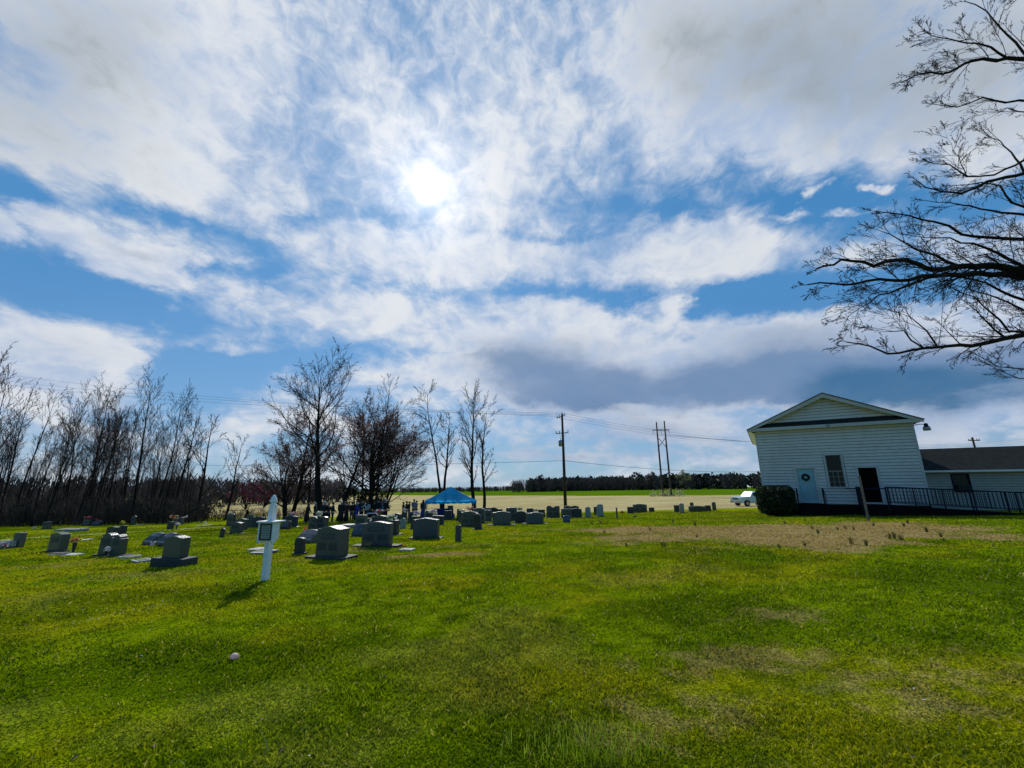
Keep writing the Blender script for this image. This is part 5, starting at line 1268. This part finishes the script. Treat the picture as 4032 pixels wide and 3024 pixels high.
WEEDS = [(3352, 2140, 34), (3412, 2148, 30), (3505, 2120, 28), (3523, 2118, 30), (3548, 2125, 32), (3330, 2085, 20), (3362, 2090, 20), (3300, 2090, 20), (3220, 2100, 22), (3200, 2085, 18), (3705, 2112, 26), (3715, 2130, 18),
         (3170, 2152, 26), (3068, 2158, 20), (2737, 2070, 28), (2650, 2058, 20), (2745, 2118, 20), (2560, 2090, 22), (2380, 2100, 18), (2365, 2065, 26), (2330, 2068, 20), (2608, 2150, 24), (2616, 2152, 22), (2465, 2150, 18), (3440, 2070, 18), (3560, 2072, 18), (3575, 2060, 20), (3090, 2064, 18), (3650, 2095, 30)]
for i, (px, py, hp) in enumerate(WEEDS):
    mb, g_ = tuft(px, py, hp, '', i+100)
    o = mb.build('weed_tuft', M_['weed'], None, g_); tag(o, 'dark weed tuft standing in the dead grass patch', 'weed', 'weed tufts in the dead grass patch')
# tall grass tuft at the bottom, nearest the camera
mb = MB(); r = random.Random(55)
for i in range(420):
    px = r.gauss(2330, 150); py = r.uniform(2860, 3020); g_ = ground(px, py); a = r.uniform(0, 6.28); hh_ = r.uniform(.05, .12); w__ = Vector((math.cos(a), math.sin(a), 0))*.0022; l = Vector((r.gauss(0, .5), r.gauss(0, .5), 0))*hh_*.6
    m1 = g_+l*.4+Vector((0, 0, hh_*.6)); t_ = g_+l+Vector((0, 0, hh_)); mb.add([g_-w__, g_+w__, m1+w__*.8, m1-w__*.8, t_], [(0, 1, 2, 3), (3, 2, 4)])
tag(mb.build('long_grass', leafmat('long_grass_leaf', (.14, .24, .01), (.26, .36, .03), .6)), 'longer green grass tuft nearest the camera', kind='stuff')

# ================================================================== pickup truck (faces left, cab visible)
tg_ = ground(2880, 2001); TY = 57.0; tp0 = at(2880, 2000, TY)
trk = empty('pickup_truck', (tp0.x+3.35, TY+.7, H(tp0.x+2.5, TY)), rad(14)); trk.scale = (1, 1, 1.08); tag(trk, 'pale green and white pickup truck parked beyond the hedge, facing left', 'pickup truck')
def side_extrude(prof_, y0, y1): return MB().prism(prof_, y0, y1)
low = [(-2.70, .42), (-2.72, .90), (-2.68, 1.10), (-1.45, 1.20), (-1.38, 1.20), (.42, 1.14), (.44, 1.10), (2.70, 1.10), (2.72, .50), (2.20, .42), (2.12, .62), (1.90, .80), (1.62, .84), (1.34, .78), (1.14, .60), (1.10, .40),
       (-1.15, .38), (-1.20, .60), (-1.42, .80), (-1.70, .84), (-1.98, .78), (-2.18, .60), (-2.24, .42)]
side_extrude(low, -.92, .92).build('body', M_['truck'], trk, bevel=.04)
cabp = [(-1.10, 1.13), (-.52, 1.70), (-.40, 1.77), (.52, 1.78), (.62, 1.72), (.72, 1.13)]
cb = MB(); vs = [(a, -.90 if z_ < 1.3 else -.74, z_) for a, z_ in cabp]+[(a, .90 if z_ < 1.3 else .74, z_) for a, z_ in cabp]; n = 6
cb.add(vs, [tuple(range(n)), tuple(range(n, 2*n))[::-1]]+[(i, n+i, n+(i+1) % n, (i+1) % n) for i in range(n)]); cab = cb.build('cab', M_['truck_white'], trk, bevel=.03)
MB().add([(-1.02, -.80, 1.20), (-1.02, .80, 1.20), (-.56, .70, 1.67), (-.56, -.70, 1.67)], [(0, 3, 2, 1)]).build('windscreen', mat('hazy_windscreen', (.16, .19, .20), .25), cab).location = (-.022, 0, .012)
for s_ in (-1, 1):
    MB().add([(-.88, s_*.895, 1.17), (.48, s_*.895, 1.17), (.38, s_*.785, 1.66), (-.46, s_*.785, 1.66)], [(0, 1, 2, 3)]).build('side_window', M_['glass'], cab).location = (0, s_*.012, 0)
    d_ = MB().box(-.92, .36, s_*.925-.006, s_*.925+.006, .46, 1.12).build('door', M_['truck'], trk, bevel=.01); MB().box(.18, .32, s_*.94-.01, s_*.94+.01, .98, 1.02).build('handle', M_['black'], d_)
    MB().box(-.80, -.66, s_*1.0-.07, s_*1.0+.07, 1.16, 1.30).build('mirror', M_['truck_white'], trk, bevel=.01)
    MB().box(-2.745, -2.66, s_*.66-.16, s_*.66+.16, .88, 1.04).build('headlight', M_['lens'], trk, bevel=.01)
    for x_ in (-1.70, 1.62):
        wl = MB().bar((x_, s_*.93, .37), (x_, s_*.70, .37), .37, 20).build('wheel', M_['rubber'], trk); MB().bar((x_, s_*.935, .37), (x_, s_*.90, .37), .20, 14).build('rim', M_['chrome'], wl)
gr_ = MB().box(-2.75, -2.70, -.50, .50, .84, 1.05).build('grille', M_['black'], trk); MB().box(-2.765, -2.75, -.50, .50, .93, .96).build('grille_bar', M_['chrome'], gr_)
MB().box(-2.86, -2.70, -.92, .92, .46, .66).build('bumper', M_['chrome'], trk, bevel=.02); MB().box(-2.875, -2.861, -.16, .16, .50, .62).build('number_plate', M_['white_wood'], trk)

# ================================================================== tent
tm = bpy.data.materials.new('blue_tarpaulin'); tm.use_nodes = True; T = NT(tm.node_tree); tm.node_tree.nodes.clear()
cot = T.node('ShaderNodeTexCoord').outputs['Object']; c = T.mix(T.ramp(T.noise(cot, 1.2, 4, .6), .35, .7), (.006, .36, .74), (.016, .46, .86))
d = T.node('ShaderNodeBsdfDiffuse', {'Color': c}); t = T.node('ShaderNodeBsdfTranslucent', {'Color': c}); g = T.node('ShaderNodeBsdfGlossy', {'Color': (.9, .9, .9, 1), 'Roughness': .35})
T.l.new(T.node('ShaderNodeMixShader', {0: .01, 1: T.node('ShaderNodeMixShader', {0: .6, 1: d.outputs[0], 2: t.outputs[0]}).outputs[0], 2: g.outputs[0]}).outputs[0], T.node('ShaderNodeOutputMaterial').inputs[0])
TY_ = 37.0; a_ = at(1657, 1974, TY_); b2_ = at(1866, 1974, TY_+.8); cx_, cy_ = (a_.x+b2_.x)/2, (a_.y+b2_.y)/2+1.8; tw = (b2_.x-a_.x)/2*.985
gzt = H(cx_, cy_); ez = a_.z-gzt; pk = at(1753, 1917, cy_).z-gzt
tn = empty('tent', (cx_, cy_, gzt), rad(9)); tag(tn, 'bright blue canopy tent with a scalloped valance set up for the burial', 'tent')
td = 1.9; mb = MB(); NS = 12; grid = {}
for (x0, y0, x1, y1) in ((-tw, -td, tw, -td), (tw, -td, tw, td), (tw, td, -tw, td), (-tw, td, -tw, -td)):
    vs = []; K_ = 8
    for j in range(K_+1):
        t1 = j/K_
        for i in range(NS+1):
            t0 = i/NS; bx_ = x0+(x1-x0)*t0; by_ = y0+(y1-y0)*t0; sag = .10*math.sin(math.pi*t0)*(1-t1)*math.sin(math.pi*min(1, t1+.35)); zz = ez+(pk-ez)*(t1**1.12)-sag
            vs.append((bx_*(1-t1), by_*(1-t1), zz))
    mb.add(vs, [(j*(NS+1)+i, j*(NS+1)+i+1, (j+1)*(NS+1)+i+1, (j+1)*(NS+1)+i) for j in range(K_) for i in range(NS)])
can = mb.build('canopy', tm, tn, smooth=True)
mb = MB()
for (x0, y0, x1, y1) in ((-tw, -td, tw, -td), (tw, -td, tw, td), (tw, td, -tw, td), (-tw, td, -tw, -td)):
    n_ = 48; vs = []
    for i in range(n_+1):
        t0 = i/n_; x_ = x0+(x1-x0)*t0; y_ = y0+(y1-y0)*t0; dz_ = .20+.055*abs(math.sin(t0*math.pi*8)); vs += [(x_*1.003, y_*1.003, ez+.02), (x_*1.006, y_*1.006, ez-dz_)]
    mb.add(vs, [(2*i, 2*i+1, 2*i+3, 2*i+2) for i in range(n_)])
mb.build('valance', tm, tn)
for sx__ in (-1, 1):
    for sy__ in (-1, 1): MB().bar((sx__*tw*.985, sy__*td*.985, -.3), (sx__*tw*.985, sy__*td*.985, ez+.01), .035, 8).build('leg', M_['c_brown'] if 0 else M_['metal'], tn)
fr_ = MB()
for sx__ in (-1, 1):
    for sy__ in (-1, 1): fr_.bar((sx__*tw*.98, sy__*td*.98, ez-.03), (0, 0, pk-.05), .02, 5)
fr_.build('rafter', M_['metal'], tn)
# things under the tent
lq = at(1773, 2020, 38.3); lz = H(lq.x, lq.y); lec = empty('wooden_stand', (lq.x, lq.y, lz)); tag(lec, 'small wooden box on a post under the right side of the blue tent', 'stand')
zt_ = at(1773, 1993, 38.3).z-lz
MB().box(-.12, .12, -.10, .10, -.1, zt_-.22).build('column', M_['c_brown'], lec, bevel=.01); MB().box(-.22, .22, -.18, .18, zt_-.219, zt_).build('box', M_['wood'], lec, bevel=.01); MB().box(-.27, .27, -.23, .23, zt_+.001, zt_+.04).build('lid', M_['wood'], lec)
for i, px in enumerate((1722, 1736, 1750, 1764, 1778)):
    q = at(px, 2030, 38.6+.15*i); z_ = H(q.x, q.y); ch = empty('draped_chair', (q.x, q.y, z_), rad(170)); tag(ch, ['leftmost', 'second', 'middle', 'fourth', 'rightmost'][i]+' dark blue draped chair in the row under the tent', 'chair', 'draped chairs under the tent')
    MB().box(-.24, .24, -.22, .24, .0, .46).build('seat_cover', M_['c_royal'], ch, bevel=.03); MB().box(-.24, .24, .20, .27, .462, .95).build('back_cover', M_['c_royal'], ch, bevel=.03)

# ================================================================== poles and wires
def pole_h(px, base_py, top_py, Y): q = at(px, base_py, Y); return q.x, H(q.x, Y), at(px, top_py, Y).z
UY = 46.0; ux = at(2226.5, 1992, UY).x; uz = H(ux, UY); utop = at(2213, 1630, UY).z
up_ = empty('utility_pole', (ux, UY, uz)); tag(up_, 'dark wooden utility pole with two crossarms and a transformer beyond the stones', 'utility pole')
hU = utop-uz; MB().bar((0, 0, -.3), (0, 0, hU), .19, 12, .115).build('pole', M_['pole'], up_, smooth=True)
def zof(py): return at(2216, py, UY).z-uz
arms = []
def crossarm(x0, x1, z0, z1, yoff=-.18):
    mb = MB(); mb.bar((x0, yoff, z0), (x1, yoff, z1), .055, 4); a = mb.build('crossarm', M_['pole'], up_)
    br = MB()
    for s__ in (x0*.6, x1*.6 if x1 > .5 else None):
        if s__ is not None: br.bar((s__, yoff, z0+(z1-z0)*((s__-x0)/(x1-x0))), (0, yoff*.7, (z0+z1)/2-.55), .02, 4)
    br.build('brace', M_['metal'], a)
    for t0 in (0.03, .30, .97):
        x_ = x0+(x1-x0)*t0; z_ = z0+(z1-z0)*t0
        MB().lathe([(.03, .04), (.05, .10), (.06, .16), (.04, .22), (.05, .26)], 8, (x_, yoff, z_)).build('insulator', M_['chrome'], a)
    return a
crossarm(-.62, .32, zof(1647), zof(1636)); crossarm(-.80, .62, zof(1708), zof(1704))
MB().lathe([(.03, .0), (.05, .06), (.05, .2), (.03, .25)], 8, (.02, 0, hU)).build('pin_insulator', M_['chrome'], up_)
tr_ = MB().lathe([(.16, 0), (.20, .03), (.20, .62), (.17, .70), (.05, .74)], 14, (-.32, -.12, zof(1758))).build('transformer', M_['metal'], up_, smooth=True)
MB().bar((-.32, -.12, zof(1758)+.72), (-.30, -.12, zof(1758)+1.0), .03, 6).build('bushing', M_['chrome'], tr_)
# twin-pole power line structure
HY = 118.0
xl = at(2610, 1947, HY).x; xr = at(2643, 1951, HY).x; zl = H(xl, HY); ztl = at(2585, 1662, HY).z; ztr = at(2618.6, 1657, HY).z
hf = empty('power_line_structure', ((xl+xr)/2, HY, zl)); tag(hf, 'tall twin-pole H-shaped power line structure in the far field', 'power line structure')
hx = (xr-xl)/2
MB().bar((-hx, 0, -1), (-hx, 0, ztl-zl), .30, 10, .17).build('pole', M_['pole'], hf); MB().bar((hx, 0, -1), (hx, 0, ztr-zl), .30, 10, .17).build('pole', M_['pole'], hf)
za_ = at(2600, 1693, HY).z-zl; ca = MB().box(-hx*2.1, hx*2.0, -.16, .16, za_-.12, za_+.12).build('crossarm', M_['pole'], hf)
mb = MB()
for x_ in (-hx*2.05, 0, hx*1.95): mb.bar((x_, 0, za_-.1), (x_, 0, za_-1.25), .07, 6)
mb.build('insulator_string', M_['chrome'], ca)
zb1 = at(2600, 1723, HY).z-zl; zb2 = at(2600, 1762, HY).z-zl
MB().bar((-hx, 0, zb1), (hx, 0, zb2), .09, 5).bar((-hx, .1, zb2), (hx, .1, zb1), .09, 5).build('cross_brace', M_['pole'], hf)
crown_bush('dead_grass_clump', 'pale dead grass clump round the feet of the twin poles', 2620, 1950, HY-1, 4.2, .9, 500, .28, 'straw', 77, 'grass clump', trunk=False)
def wire(pts3, sag, r_, label, name='power_line', group='cables'):
    mb = MB()
    for a, b_ in zip(pts3, pts3[1:]):
        a = Vector(a); b_ = Vector(b_); n_ = 24; pr_ = None
        for i in range(n_+1):
            t = i/n_; p = a.lerp(b_, t); p.z -= sag*4*t*(1-t)
            if pr_ is not None: mb.bar(pr_, p, r_, 4)
            pr_ = p
    return tag(mb.build(name, M_['wire']), label, 'cable', group)
up0 = Vector((ux, UY, 0))
c1 = lambda dx, py: Vector((ux+dx, UY-.18, at(2216, py, UY).z))
# lines from the pole to the upper left and to the twin poles
LE = [('highest', 1640, -.62, (-40, 1466), 60), ('middle', 1628, 0, (-40, 1492), 62), ('lowest', 1634, .30, (-40, 1508), 64)]
for nm, py, dx, (ex, ey), Ye in LE:
    wire([at(ex, ey, Ye), c1(dx, py)], 1.0, .014, nm+' of three cables crossing the sky above the left wood')
for nm, py, dx, e in (('highest', 1628, 0, (2900, 1715)), ('middle', 1640, .30, (2900, 1722)), ('lowest', 1643, -.6, (2900, 1733))):
    wire([c1(dx, py), at(e[0]+60, e[1]+2, 120)], 1.2, .014, nm+' of the faint cables from the utility pole towards the twin poles')
wire([at(-60, 1800, 64), c1(0, 1814)], .9, .022, 'thick low cable passing left behind the tall trees')
wire([c1(0, 1814), at(3000, 1856, 70)], .5, .024, 'thick low cable running right towards the church')
for i, x_ in enumerate((-hx*2.05, 0, hx*1.95)):
    wire([Vector(((xl+xr)/2+x_, HY, zl+za_-1.3)), at(4300, 1700+i*8, 150)], 4.0, .03, ['nearest', 'middle', 'farthest'][i]+' conductor of the twin-pole line leading right')
q = at(3838, 1760, 62); zq = H(q.x, 62); tz = at(3826, 1722, 62).z
p2 = empty('utility_pole', (q.x, 62, zq)); tag(p2, 'utility pole top with a crossarm seen above the hall roof', 'utility pole')
MB().bar((0, 0, -.3), (0, 0, tz-zq), .17, 10, .12).build('pole', M_['pole'], p2)
a = MB().box(-.85, .85, -.2, -.1, tz-zq-.55, tz-zq-.42).build('crossarm', M_['pole'], p2)
mb = MB()
for x_ in (-.8, -.45, .45, .8): mb.lathe([(.05, 0), (.06, .12), (.04, .2)], 8, (x_, -.15, tz-zq-.42))
mb.build('insulator', M_['chrome'], a)

# ================================================================== people
def skin_obj(name, verts, edges, radii, m, parent, root=0, sub=1):
    me = bpy.data.meshes.new(name); me.from_pydata([tuple(v) for v in verts], edges, []); me.materials.append(m)
    o = link(name, me, parent); me.skin_vertices.new() if hasattr(me.skin_vertices, 'new') and not len(me.skin_vertices) else None
    md = o.modifiers.new('skin', 'SKIN'); md.use_smooth_shade = True
    if not len(me.skin_vertices):
        import bmesh
        bmx = bmesh.new(); bmx.from_mesh(me); ly = bmx.verts.layers.skin.verify(); bmx.to_mesh(me); bmx.free()
    sv = me.skin_vertices[0].data
    for i, r_ in enumerate(radii):
        sv[i].radius = r_ if isinstance(r_, tuple) else (r_, r_); sv[i].use_root = (i == root)
    sb = o.modifiers.new('subdivision', 'SUBSURF'); sb.levels = sub; sb.render_levels = sub
    return o
def person(px, head_py, Y, yaw, label, top='c_black', bottom='c_black', hair='h_dark', h_=1.72, skirt=0, coat=0, longhair=False, arms=((.06, .25), (.06, .25)), skin='skin', lean=0.0, shirt=None):
    """arms = per side (outward, forward) swing of the arm in radians-ish"""
    q = at(px, head_py, Y); z_ = H(q.x, Y); s_ = h_/1.72
    root = empty('person', (q.x, Y, z_), rad(yaw)); root.scale = (s_, s_, s_); tag(root, label, 'person', 'mourners at the graveside')
    F = lambda t: lean*t  # forward lean grows with height (towards -y)
    V = [(0, 0, .93), (0, -F(.1), 1.10), (0, -F(.3), 1.28), (0, -F(.5), 1.43), (0, -F(.6)-.005, 1.50), (0, -F(.75)-.02, 1.57), (0, -F(.9)-.02, 1.655), (0, -F(.8)-.105, 1.615)]
    Rr = [(.145, .105), (.125, .095), (.15, .105), (.12, .085), (.058, .060), (.078, .090), (.080, .098), (.012, .018)]
    E_ = [(0, 1), (1, 2), (2, 3), (3, 4), (4, 5), (5, 6), (5, 7)]
    legs = []; hands = []
    for s__ in (-1, 1):
        b = len(V); V += [(s__*.095, 0, .86), (s__*.10, -.01, .50), (s__*.10, .02, .10), (s__*.105, -.14, .045)]; Rr += [.088, .058, .042, (.038, .03)]; E_ += [(0, b), (b, b+1), (b+1, b+2), (b+2, b+3)]
    aj = []
    for k, s__ in enumerate((-1, 1)):
        o_, f_ = arms[k]; b = len(V); sh = Vector((s__*.195, -F(.5), 1.42))
        el = sh+Vector((s__*math.sin(o_)*.28, -math.sin(f_)*.28, -.28*math.cos(max(o_, f_)))); f2_ = f_*2.0+.15; wr_ = el+Vector((s__*math.sin(o_)*.20-s__*.03, -math.sin(min(f2_, 1.5))*.25, -.25*math.cos(min(f2_, 1.5))))
        hd_ = (wr_-el).normalized(); pm_ = wr_+hd_*.06
        V += [tuple(sh), tuple(el), tuple(wr_), tuple(pm_)]; Rr += [.052, .040, .027, (.036, .016)]; E_ += [(3, b), (b, b+1), (b+1, b+2), (b+2, b+3)]; aj.append((sh, el, wr_))
        side = Vector((0, 1, 0)) if abs(hd_.y) < .8 else Vector((s__, 0, 0))
        side = (side-hd_*side.dot(hd_)).normalized(); pn = hd_.cross(side)
        for j, (of, ln) in enumerate(((-.030, .062), (-.010, .074), (.010, .070), (.028, .055))):
            c_ = len(V); p1_ = pm_+side*of+hd_*.03; p2_ = p1_+hd_*ln*.6; p3_ = p2_+(hd_*.7+pn*.5*s__)*ln*.5
            V += [tuple(p1_), tuple(p2_), tuple(p3_)]; Rr += [.009, .008, .007]; E_ += [(b+3, c_), (c_, c_+1), (c_+1, c_+2)]
        c_ = len(V); p1_ = wr_+hd_*.03-side*.035; p2_ = p1_+(hd_-side*.7).normalized()*.045
        V += [tuple(p1_), tuple(p2_)]; Rr += [.011, .009]; E_ += [(b+3, c_), (c_, c_+1)]
    body = skin_obj('body', V, E_, Rr, M_[skin], root)
    # top: torso and sleeves
    tv = [(0, 0, .90), (0, -F(.1), 1.10), (0, -F(.3), 1.28), (0, -F(.5), 1.42), (0, -F(.55), 1.475)]; tr = [(.185, .14), (.17, .13), (.205, .145), (.165, .115), (.095, .09)]; te = [(0, 1), (1, 2), (2, 3), (3, 4)]
    for sh, el, wr_ in aj:
        b = len(tv); tv += [tuple(sh), tuple(el), tuple(wr_)]; tr += [.088, .070, .054]; te += [(3, b), (b, b+1), (b+1, b+2)]
    skin_obj('coat' if coat else 'top', tv, te, tr, M_[top], root)
    if coat or skirt:
        L_ = coat or skirt; zt_ = 1.0; zb_ = 1.0-L_
        mb = MB(); prf = [(.150, zt_), (.185, zt_-.15), (.20+.03*L_, (zt_+zb_)/2), (.215+.06*L_, zb_), (.20, zb_+.01)]
        mb.lathe([(a, b_) for a, b_ in prf[::-1]], 16); mb.v = [(v[0], v[1]*.78, v[2]) for v in mb.v]
        mb.build('coat_skirt' if coat else 'skirt', M_[top if coat else bottom], root, smooth=True)
    if not skirt:
        lv = [(0, 0, .95)]; lr = [(.155, .118)]; le = []
        for s__ in (-1, 1): b = len(lv); lv += [(s__*.10, 0, .80), (s__*.10, -.01, .50), (s__*.10, .01, .09)]; lr += [.102, .080, .070]; le += [(0, b), (b, b+1), (b+1, b+2)]
        skin_obj('trousers', lv, le, lr, M_[bottom], root)
    for s__ in (-1, 1):
        skin_obj('shoe', [(s__*.10, .05, .045), (s__*.105, -.05, .04), (s__*.11, -.17, .032)], [(0, 1), (1, 2)], [(.042, .045), (.045, .040), (.040, .028)], M_['black'], root)
    hc = Vector((0, -F(.85)+.012, 1.645)); mb = MB(); mb.ball(hc+Vector((0, .015, .022)), .108, (.92, 1.08, 1.0), 12, 8)
    hr = mb.build('hair', M_[hair], root, smooth=True)
    if longhair:
        mb = MB(); mb.lathe([(.05, -.38), (.095, -.30), (.11, -.12), (.098, .02), (.05, .08)], 12, tuple(hc+Vector((0, .055, 0)))); mb.v = [(v[0], (v[1]-hc.y)*.72+hc.y, v[2]) for v in mb.v]
        mb.build('long_hair', M_[hair], hr, smooth=True)
    # face: ears, eyes, mouth
    mb = MB()
    for s__ in (-1, 1): mb.ball((s__*.078, -F(.85)-.005, 1.625), .022, (.5, .8, 1.2), 6, 5)
    mb.build('ears', M_[skin], root, smooth=True)
    mb = MB()
    for s__ in (-1, 1): mb.ball((s__*.030, -F(.85)-.098, 1.645), .011, (1, .6, .7), 6, 4)
    mb.build('eyes', M_['dark'], root); MB().ball((0, -F(.8)-.094, 1.572), .018, (1.2, .5, .35), 8, 4).build('mouth', M_['c_maroon'], root)
    if shirt: MB().add([(-.06, -.135-F(.4), 1.42), (.06, -.135-F(.4), 1.42), (.03, -.128-F(.2), 1.10), (-.03, -.128-F(.2), 1.10)], [(0, 1, 2, 3)]).build('shirt_front', M_[shirt], root)
    return root
G = 37.0
PEOPLE = [
 (1212, 1981, G, 95, 'woman in a long dark coat with long dark hair, head bowed, leftmost of the group', dict(coat=.85, longhair=True, lean=.16, h_=1.66)),
 (1243, 1981, G+1, 100, 'person in a dark jacket over a light blue shirt beside the thick trunk', dict(top='c_charcoal', shirt='c_lightblue', h_=1.70, hair='h_grey')),
 (1282, 1977, G, 170, 'grey-haired person in black, left middle of the group, seen from behind', dict(hair='h_grey', h_=1.74)),
 (1279, 1970, G+2.5, 10, 'taller grey-haired man standing behind the grey-haired person in black', dict(hair='h_grey', h_=1.84, top='c_charcoal')),
 (1296, 1986, G+1.5, 60, 'shorter person in dark charcoal between the grey-haired pair and the slim one', dict(top='c_charcoal', h_=1.62, skirt=.6)),
 (1313, 1983, G, 120, 'slim person in black trousers standing apart in the middle gap', dict(h_=1.66)),
 (1346, 1974, G-1.5, 200, 'white-haired person in a long black coat in the centre', dict(hair='h_white', coat=.75, h_=1.74)),
 (1368, 1979, G-1, 150, 'brown-haired person in a maroon jacket and long dark skirt', dict(top='c_maroon', hair='h_brown', skirt=.85, h_=1.68)),
 (1358, 1980, G+2, 0, 'person in dark clothes half hidden behind the maroon jacket', dict(h_=1.72, hair='h_brown')),
 (1388, 1982, G+1, 190, 'person in a black top and khaki trousers', dict(bottom='c_khaki', h_=1.68)),
 (1407, 1983, G-.5, 110, 'woman in a bright royal blue dress coat', dict(top='c_blue', bottom='c_royal', coat=.5, hair='h_grey', h_=1.60, arms=((.2, .5), (.2, .6)))),
 (1426, 1971, G-.5, 160, 'tall man in a black suit between the blue coat and the long-haired woman', dict(h_=1.84)),
 (1405, 1977, G+2, 20, 'person in dark clothes behind the royal blue coat', dict(h_=1.75, skin='skin2')),
 (1446, 1980, G-1, 190, 'long-haired woman in a pale grey blouse and dark skirt reaching right', dict(top='c_greywhite', skirt=.8, longhair=True, h_=1.68, arms=((.1, .3), (.9, .9)))),
 (1476, 1976, G+1, 90, 'dark-clothed person right of the pale grey blouse', dict(h_=1.72)),
 (1491, 1967, G, 200, 'tall dark-suited man with a white collar near the right of the main group', dict(h_=1.88, shirt='c_white')),
 (1520, 1971, G-.5, 160, 'broad man in a dark suit at the right end of the main group', dict(h_=1.82, hair='h_grey')),
 (1510, 1978, G+1.5, 20, 'person in grey-blue beside the broad man in the dark suit', dict(top='c_shirt', h_=1.72)),
 (1589, 1983, 43, 90, 'leftmost of the small far group, short, in black', dict(h_=1.62)),
 (1602, 1981, 43.5, 120, 'second of the small far group, head tilted, in black', dict(h_=1.68)),
 (1612, 1982, 43, -90, 'third of the small far group, arm stretched right', dict(h_=1.66, arms=((.1, .7), (.3, .8)))),
 (1631, 1973, 43, 170, 'man in a blue-grey patterned shirt in the small far group', dict(top='c_shirt', h_=1.86, bottom='c_charcoal')),
 (1640, 1978, 44, -60, 'person in black behind the blue-grey shirt', dict(h_=1.74)),
 (1667, 1978, 37.5, 185, 'person in a dark jacket and long bright blue skirt standing at the tent\'s left leg', dict(top='c_charcoal', bottom='c_jeans', skirt=.88, longhair=True, h_=1.70)),
]
for (px, hp, Y, yaw, lb, kw) in PEOPLE: person(px, hp, Y, yaw, lb, **kw)
# white cloth-covered table edge at the gathering
q = at(1468, 2030, 35.0); z_ = H(q.x, 35); tb = empty('cloth_table', (q.x, 35, z_), .1); tag(tb, 'small table with a pale cloth beside the long-haired woman', 'table')
MB().box(-.45, .45, -.25, .25, .70, .74).build('tabletop', M_['white_wood'], tb); MB().box(-.46, .46, -.26, .26, .741, .75).build('cloth', M_['c_white'], tb)
for sx__ in (-.4, .4):
    for sy__ in (-.2, .2): MB().box(sx__-.02, sx__+.02, sy__-.02, sy__+.02, 0, .699).build('leg', M_['iron'], tb)
